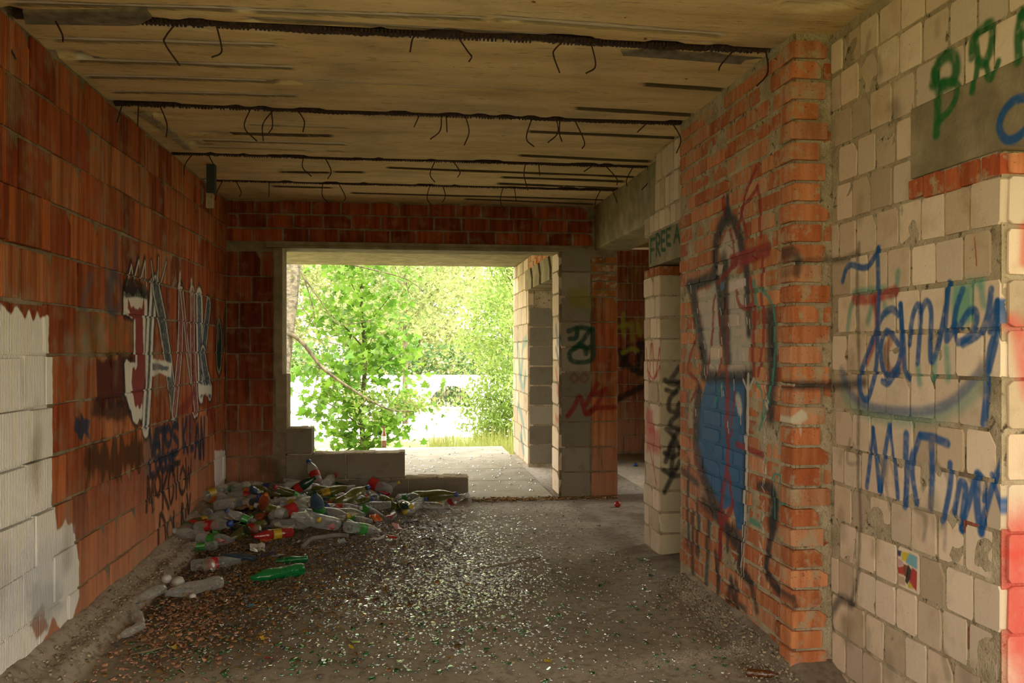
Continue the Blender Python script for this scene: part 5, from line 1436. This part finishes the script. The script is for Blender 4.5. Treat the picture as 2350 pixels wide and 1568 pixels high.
for a in ((560,1145,.16,.10,'yellow','yellow snack wrapper at the back of the heap'),(660,1130,.15,.09,'red','red and shiny wrapper under the low wall'),(795,1165,.16,.10,'red','red wrapper at the right end of the heap'),
          (580,1190,.14,.09,'yellow','bright yellow wrapper in the middle of the heap'),(610,1240,.12,.08,'orange','orange wrapper just in front of the red waisted bottle'),(460,1258,.11,.07,'tan','tan paper scrap against the left wall'),
          (590,1265,.14,.09,'white','white and pink torn wrapper in front of the heap'),(612,1278,.08,.05,'purple','small purple wrapper in front of the heap'),(640,1280,.10,.05,'white','flat white paper scrap right of the purple wrapper'),
          (815,1228,.12,.06,'white','white paper scrap on brown litter'),(1000,1152,.06,.03,'white','small white packet at the foot of the low wall'),(912,1216,.09,.06,'pink','red and white crushed carton by the broken glass'),
          (945,1200,.12,.07,'silver','silver foil tray at the edge of the glass'),(970,1216,.09,.05,'silver','small scrap of silver foil right of the foil tray'),(540,1275,.08,.05,'tan','tan paper scrap below the torn wrapper'),
          (865,1240,.11,.04,'white','narrow white scrap between litter and glass'),(495,1228,.10,.08,'green','green-yellow carton flap behind the clear ribbed bottle'),(400,1345,.07,.05,'pink','pink plastic strap scrap by the white lumps'),
          (790,1250,.10,.05,'silver','crinkled clear film in front of the heap'),(700,1245,.09,.05,'white','pale torn scrap beside the waisted bottle')):
    wrapper(a[0], a[1], a[2], a[3], a[4], a[5])
for i in range(60):
    x, y = (RNG.gauss(-.95,.35), RNG.gauss(6.7,.45)) if i < 40 else (RNG.gauss(-.3,.35), RNG.gauss(6.9,.3))
    x = max(XL+.1, min(.3, x)); y = min(YB-.1, y)
    co = RNG.choice(['red','yellow','white','green','tan','white','orange','blue','silver','tan'])
    wh = ('against the left wall' if x < -1.15 else 'under the low wall' if x > -.45 else 'mid-heap') + (' at the back' if y > 7.0 else ' at the front' if y < 6.5 else '')
    wrapper(0, 0, RNG.uniform(.06,.14), RNG.uniform(.04,.09), co, 'crumpled %s wrapper scrap wedged among bottles, %s' % (co, wh), 'wrapper scraps in the corner heap', pos=(x, y, float(floor_h(x, y)) + .03))
# small odd things
def blob(name, u, v, r, mat, label, cat, seed=0, squash=.8):
    x, y, z = gp(u, v)
    vs, fs = lathe([(0,-r),(r*.6,-r*.85),(r*.97,-r*.3),(r,.1*r),(r*.75,r*.7),(r*.3,r*.97),(0,r)], 10)
    rr = random.Random(seed); vs = [(a*(1+rr.uniform(-.08,.08)), b*(1+rr.uniform(-.08,.08)), c*squash) for a, b, c in vs]
    o = link(name, mesh_from(name, vs, fs, True), mat); o.location = (x, y, z + r * squash * .9); tag(o, label, cat); return o
blob('foam_lump', 382, 1338, .030, SOL['white'], 'smaller white foam lump on the mortar ledge', 'lump', 1)
blob('foam_lump', 408, 1346, .036, SOL['white'], 'larger white foam lump beside the clear bottles', 'lump', 2)
blob('foam_lump', 442, 1374, .018, SOL['white'], 'round white plastic stopper among orange chips', 'lump', 3)
blob('red_ball', 1417, 1164, .030, SOL['red'], 'small bright red ball at the foot of the orange and grey pillar', 'ball', 4, .9)
blob('blue_cap', 1458, 1070, .028, SOL['blue'], 'blue cap on the floor of the side passage', 'cap', 5, .6)
def chip(u, v, s, col, label, cat='scrap', name='scrap'):
    return wrapper(u, v, s, s * .7, col, label, name=name, cat=cat, amp=.01, rot=(RNG.gauss(0,.2), RNG.gauss(0,.2), RNG.uniform(0,6)), lift=.004)
chip(578,1394,.035,'cyan','light blue plastic scrap lying left of the broken glass'); chip(316,1388,.028,'blue','dark blue cap scrap beside the mortar ledge')
chip(332,1398,.025,'orange','tiny orange scrap beside the dark blue one'); chip(604,1468,.03,'yellow','yellow scrap on bare floor below the litter'); chip(618,1513,.04,'red','red sweet wrapper on the near floor')
chip(397,1490,.05,'yellow','yellow leaf at the end of the stick','leaf','fallen_leaf'); chip(1257,1520,.042,'yellow','single yellow leaf on bare concrete in the near middle','leaf','fallen_leaf'); chip(805,1489,.035,'yellow','yellow leaf left of the near middle','leaf','fallen_leaf')
chip(982,1370,.03,'yellow','small yellow scrap amid the glass'); chip(1168,1470,.025,'tan','tan bottle cap on the bare floor','cap','bottle_cap')
M_WOOD = simple('dry_stick', (.20,.14,.09), .85)
def stick(a, b, r, label):
    p, q = gp(*a), gp(*b); mid = ((p[0]+q[0])/2 + .01, (p[1]+q[1])/2, max(p[2], q[2]) + r)
    o = MB().tube(spline([(p[0],p[1],p[2]+r), mid, (q[0],q[1],q[2]+r)], 4), r, r1=r*.7, n=6).build('stick', M_WOOD, None, True); tag(o, label, 'stick')
stick((295,1508),(378,1488),.006,'thin pale stick ending at a yellow leaf'); stick((1090,1310),(1240,1282),.006,'dark twig lying across the broken glass'); stick((1160,1308),(1222,1300),.005,'short twig below the longer twig in the glass')
stick((745,1258),(560,1275),.007,'bent brown cane in front of the corner heap')
pts = [gp(u, v) for u, v in ((695,1262),(712,1245),(740,1240),(775,1236),(800,1238))]
o = MB().tube(spline([(p[0],p[1],p[2]+.02) for p in pts], 5), .016, n=8).build('hose', simple('grey_rubber', (.16,.14,.12), .6), None, True); tag(o, 'curved piece of grey hose at the front of the heap', 'hose')

# broken glass, chips, leaves: too many to count
def flakes(name, P, size, mat, label, cat, thick=.002, tilt=.18, nside=5, kind='stuff', zoff=.003):
    n = len(P); R = rot_rand(n, tilt)
    ang = NR.rand(n, nside) * .12 + np.linspace(0, 1, nside, endpoint=False)[None] 
    ang = ang * 2 * np.pi; rad = .35 + .4 * NR.rand(n, nside)
    B = np.stack([rad * np.cos(ang), rad * np.sin(ang) * (.75 + .45 * NR.rand(n))[:, None], np.zeros_like(rad)], -1)
    s = (size * (.5 + NR.rand(n) ** 2 * 1.3))[:, None, None]
    top = np.einsum('nij,nkj->nki', R, B * s) + P[:, None, :] + np.array([0, 0, zoff + thick])
    bot = top - np.array([0, 0, thick])
    V = np.concatenate([top, bot], 1).reshape(-1, 3)
    base = (np.arange(n) * nside * 2)[:, None]
    tris = []
    for k in range(1, nside - 1): tris.append(base + np.array([[0, k, k+1]]))
    for k in range(nside):
        k2 = (k + 1) % nside
        tris.append(base + np.array([[k, nside + k, nside + k2]])); tris.append(base + np.array([[k, nside + k2, k2]]))
    T = np.concatenate(tris, 0)
    o = link(name, mesh_np(name, V, T), mat); tag(o, label, cat, kind=kind); return o
def onfloor(x, y, lift=0):
    return np.stack([x, y, floor_h(x, y) + lift], -1)
def glass_mat(name, col, rough=.08, metal=0.0):
    t = NT(name); g = t.a('ShaderNodeNewGeometry')
    c = t.ramp(g.outputs['Random Per Island'], [(0, tuple(x * .5 for x in col)), (.6, col), (1, tuple(min(1, x * 1.5) for x in col))])
    t.c(c, t.b.inputs['Base Color']); t.b.inputs['Roughness'].default_value = rough; t.b.inputs['IOR'].default_value = 1.9
    t.b.inputs['Specular IOR Level'].default_value = .8; t.b.inputs['Metallic'].default_value = metal; return t.m
MG_CLEAR = glass_mat('broken_clear_glass', (.82,.92,1.0), .10, .8); MG_GREEN = glass_mat('broken_green_glass', (.02,.13,.04)); MG_BROWN = glass_mat('broken_brown_glass', (.10,.04,.012))
def pxcloud(n, mu, sd, clip=(300,1700,1165,1566)):
    u = NR.normal(mu[0], sd[0], n); v = NR.normal(mu[1], sd[1], n)
    k = (u > clip[0]) & (u < clip[1]) & (v > clip[2]) & (v < clip[3]); u, v = u[k], v[k]
    d = CAMH * F / (v - V0); cx = (u - U0) / F * d
    x = cx * CS + d * SN; y = d * CS - cx * SN
    k = (x > XL + .05) & (x < XB - .05) & (y < YB - .03)
    return x[k], y[k]
parts = [pxcloud(1900, (1010,1215), (110,28)), pxcloud(2700, (1000,1300), (130,40)), pxcloud(1500, (930,1370), (140,36)), pxcloud(900, (1130,1330), (70,40)), pxcloud(900, (1000,1430), (230,55)), pxcloud(450, (1150,1300), (260,120)), pxcloud(160, (1150,1520), (350,40)), pxcloud(160,(1530,1270),(50,40))]
gx = np.concatenate([p[0] for p in parts]); gy = np.concatenate([p[1] for p in parts])
flakes('broken_glass', onfloor(gx, gy),  .0130, MG_CLEAR, 'thousands of tiny clear glass fragments glittering over the floor', 'broken glass', .002, .15)
p = [pxcloud(300, (1000,1400), (260,80)), pxcloud(250, (650,1500), (280,60)), pxcloud(120, (1500,1400), (120,90)), pxcloud(120, (400,1480), (150,60))]
flakes('broken_green_glass', onfloor(np.concatenate([a[0] for a in p]), np.concatenate([a[1] for a in p])), .018, MG_GREEN, 'dark green glass crumbs scattered over the near floor', 'broken glass', .003, .25)
# the largest shards one by one
SH = []
for i in range(6):
    vs = []; r = random.Random(i + 40); n = 5
    an = sorted(r.uniform(0, 6.28) for _ in range(n)); an = [2*PI*k/n + r.uniform(-.4,.4) for k in range(n)]
    pr = [(r.uniform(.35,.6)*math.cos(a), r.uniform(.25,.5)*math.sin(a)) for a in an]
    vs = [(x, y, .05 * r.random()) for x, y in pr] + [(x, y, -.12) for x, y in pr]
    fs = [tuple(range(n)), tuple(range(2*n-1, n-1, -1))] + [(n+k, n+(k+1) % n, (k+1) % n, k) for k in range(n)]
    SH.append([(vs, fs)])
SHM = {}
def shard(u, v, s, mk, label, group):
    x, y, z = gp(u, v); i = RNG.randrange(6); key = (i, mk)
    if key not in SHM:
        m = mesh_from('glass_shard', *SH[i][0]); m.materials.append({'c': MG_CLEAR, 'g': MG_GREEN, 'b': MG_BROWN}[mk]); SHM[key] = m
    o = link('glass_shard', SHM[key]); o.location = (x, y, z + s * .12 + .003); o.scale = (s, s, s * .6); o.rotation_euler = (RNG.gauss(0,.2), RNG.gauss(0,.2), RNG.uniform(0,6.28))
    tag(o, label, 'glass', group)
for i in range(90):
    u, v = RNG.gauss(1010, 130), RNG.gauss(1340, 85)
    if 1180 < v < 1560: shard(u, v, RNG.uniform(.020, .032), 'c', 'clear glass shard among the fragments on the floor', 'larger clear shards on the floor')
for i in range(40):
    u, v = RNG.uniform(380, 1680), RNG.uniform(1330, 1560)
    x, y, z = gp(u, v)
    if XL + .2 < x < XB - .1: shard(u, v, RNG.uniform(.022, .036), 'g', 'dark green glass shard on the near floor', 'green shards on the floor')
for (u, v, s, k, l) in ((1470,1287,.055,'g','largest dark green shard by the pale pillar'), (1483,1288,.045,'c','clear curved shard by the pale pillar'), (1190,1258,.05,'g','pale green glass strip lying behind the twigs'), (815,1478,.06,'b','dark bottle-glass piece near the yellow leaf'), (1663,1530,.03,'g','green shard near the foot of the brick wall')):
    shard(u, v, s, k, l, None)
# brick chips, leaf litter, soil crumbs
def region(n, cx, cy, sx, sy):
    x = NR.normal(cx, sx, n); y = NR.normal(cy, sy, n); k = (x > XL + .17) & (x < .4) & (y < YB - .05) & (y > 2.6); return x[k], y[k]
M_CHIP = glass_mat('brick_chip', (.38,.20,.12), .9); M_CHIP.node_tree.nodes['Principled BSDF'].inputs['Specular IOR Level'].default_value = .2
M_LEAFL = glass_mat('dead_leaf', (.26,.14,.035), .8); M_LEAFL.node_tree.nodes['Principled BSDF'].inputs['Specular IOR Level'].default_value = .2
M_CRUMB = glass_mat('mortar_crumb', (.30,.24,.165), .9); M_CRUMB.node_tree.nodes['Principled BSDF'].inputs['Specular IOR Level'].default_value = .2
M_SOIL = glass_mat('dark_debris', (.06,.038,.02), .8)
x, y = region(900, -1.06, 4.3, .16, .55)
flakes('brick_chips', onfloor(x, y),     .017, M_CHIP, 'orange brick chips strewn along the mortar ledge', 'rubble', .004, .35)
x, y = region(4200, -.75, 5.4, .42, .9)
flakes('leaf_litter', onfloor(x, y), .019, M_LEAFL, 'brown and ochre dead leaf litter left of the glass', 'litter', .001, .35, zoff=.006)
x, y = region(6500, -.65, 6.0, .50, .9)
flakes('dark_debris', onfloor(x, y), .014, M_SOIL, 'dark soil crumbs under the bottles', 'debris', .006, .5)
x = NR.uniform(XL + .03, XB - .05, 3600); y = NR.uniform(2.3, YB - .05, 3600)
flakes('mortar_crumbs', onfloor(x, y), .009, M_CRUMB, 'fine mortar crumbs all over the concrete floor', 'debris', .004, .3)
x = XL + .02 + NR.rand(900) * .16; y = NR.uniform(3.0, 7.2, 900)
flakes('ledge_rubble', onfloor(x, y), .011, M_CRUMB, 'crumbling mortar on the ledge along the left wall', 'rubble', .004, .4)
x = XB - .02 - np.abs(NR.randn(900)) * .08; y = NR.uniform(3.1, 4.7, 900)
flakes('wall_foot_rubble', onfloor(x, y), .011, M_CRUMB, 'mortar rubble at the foot of the orange brick wall', 'rubble', .005, .4)
x = NR.uniform(.6, 1.9, 500); y = NR.normal(YB - .02, .05, 500)
flakes('sill_debris', np.stack([x, y, np.zeros(500) + .004], -1), .018, M_LEAFL, 'debris collected along the terrace threshold', 'debris', .005, .4)
x = NR.uniform(.0, 1.35, 260); y = NR.uniform(7.8, 11.4, 260)
flakes('terrace_glass', np.stack([x, y, np.zeros(260) + .002], -1), .022, MG_CLEAR, 'sparse glass bits on the terrace slab', 'broken glass', .003, .2)
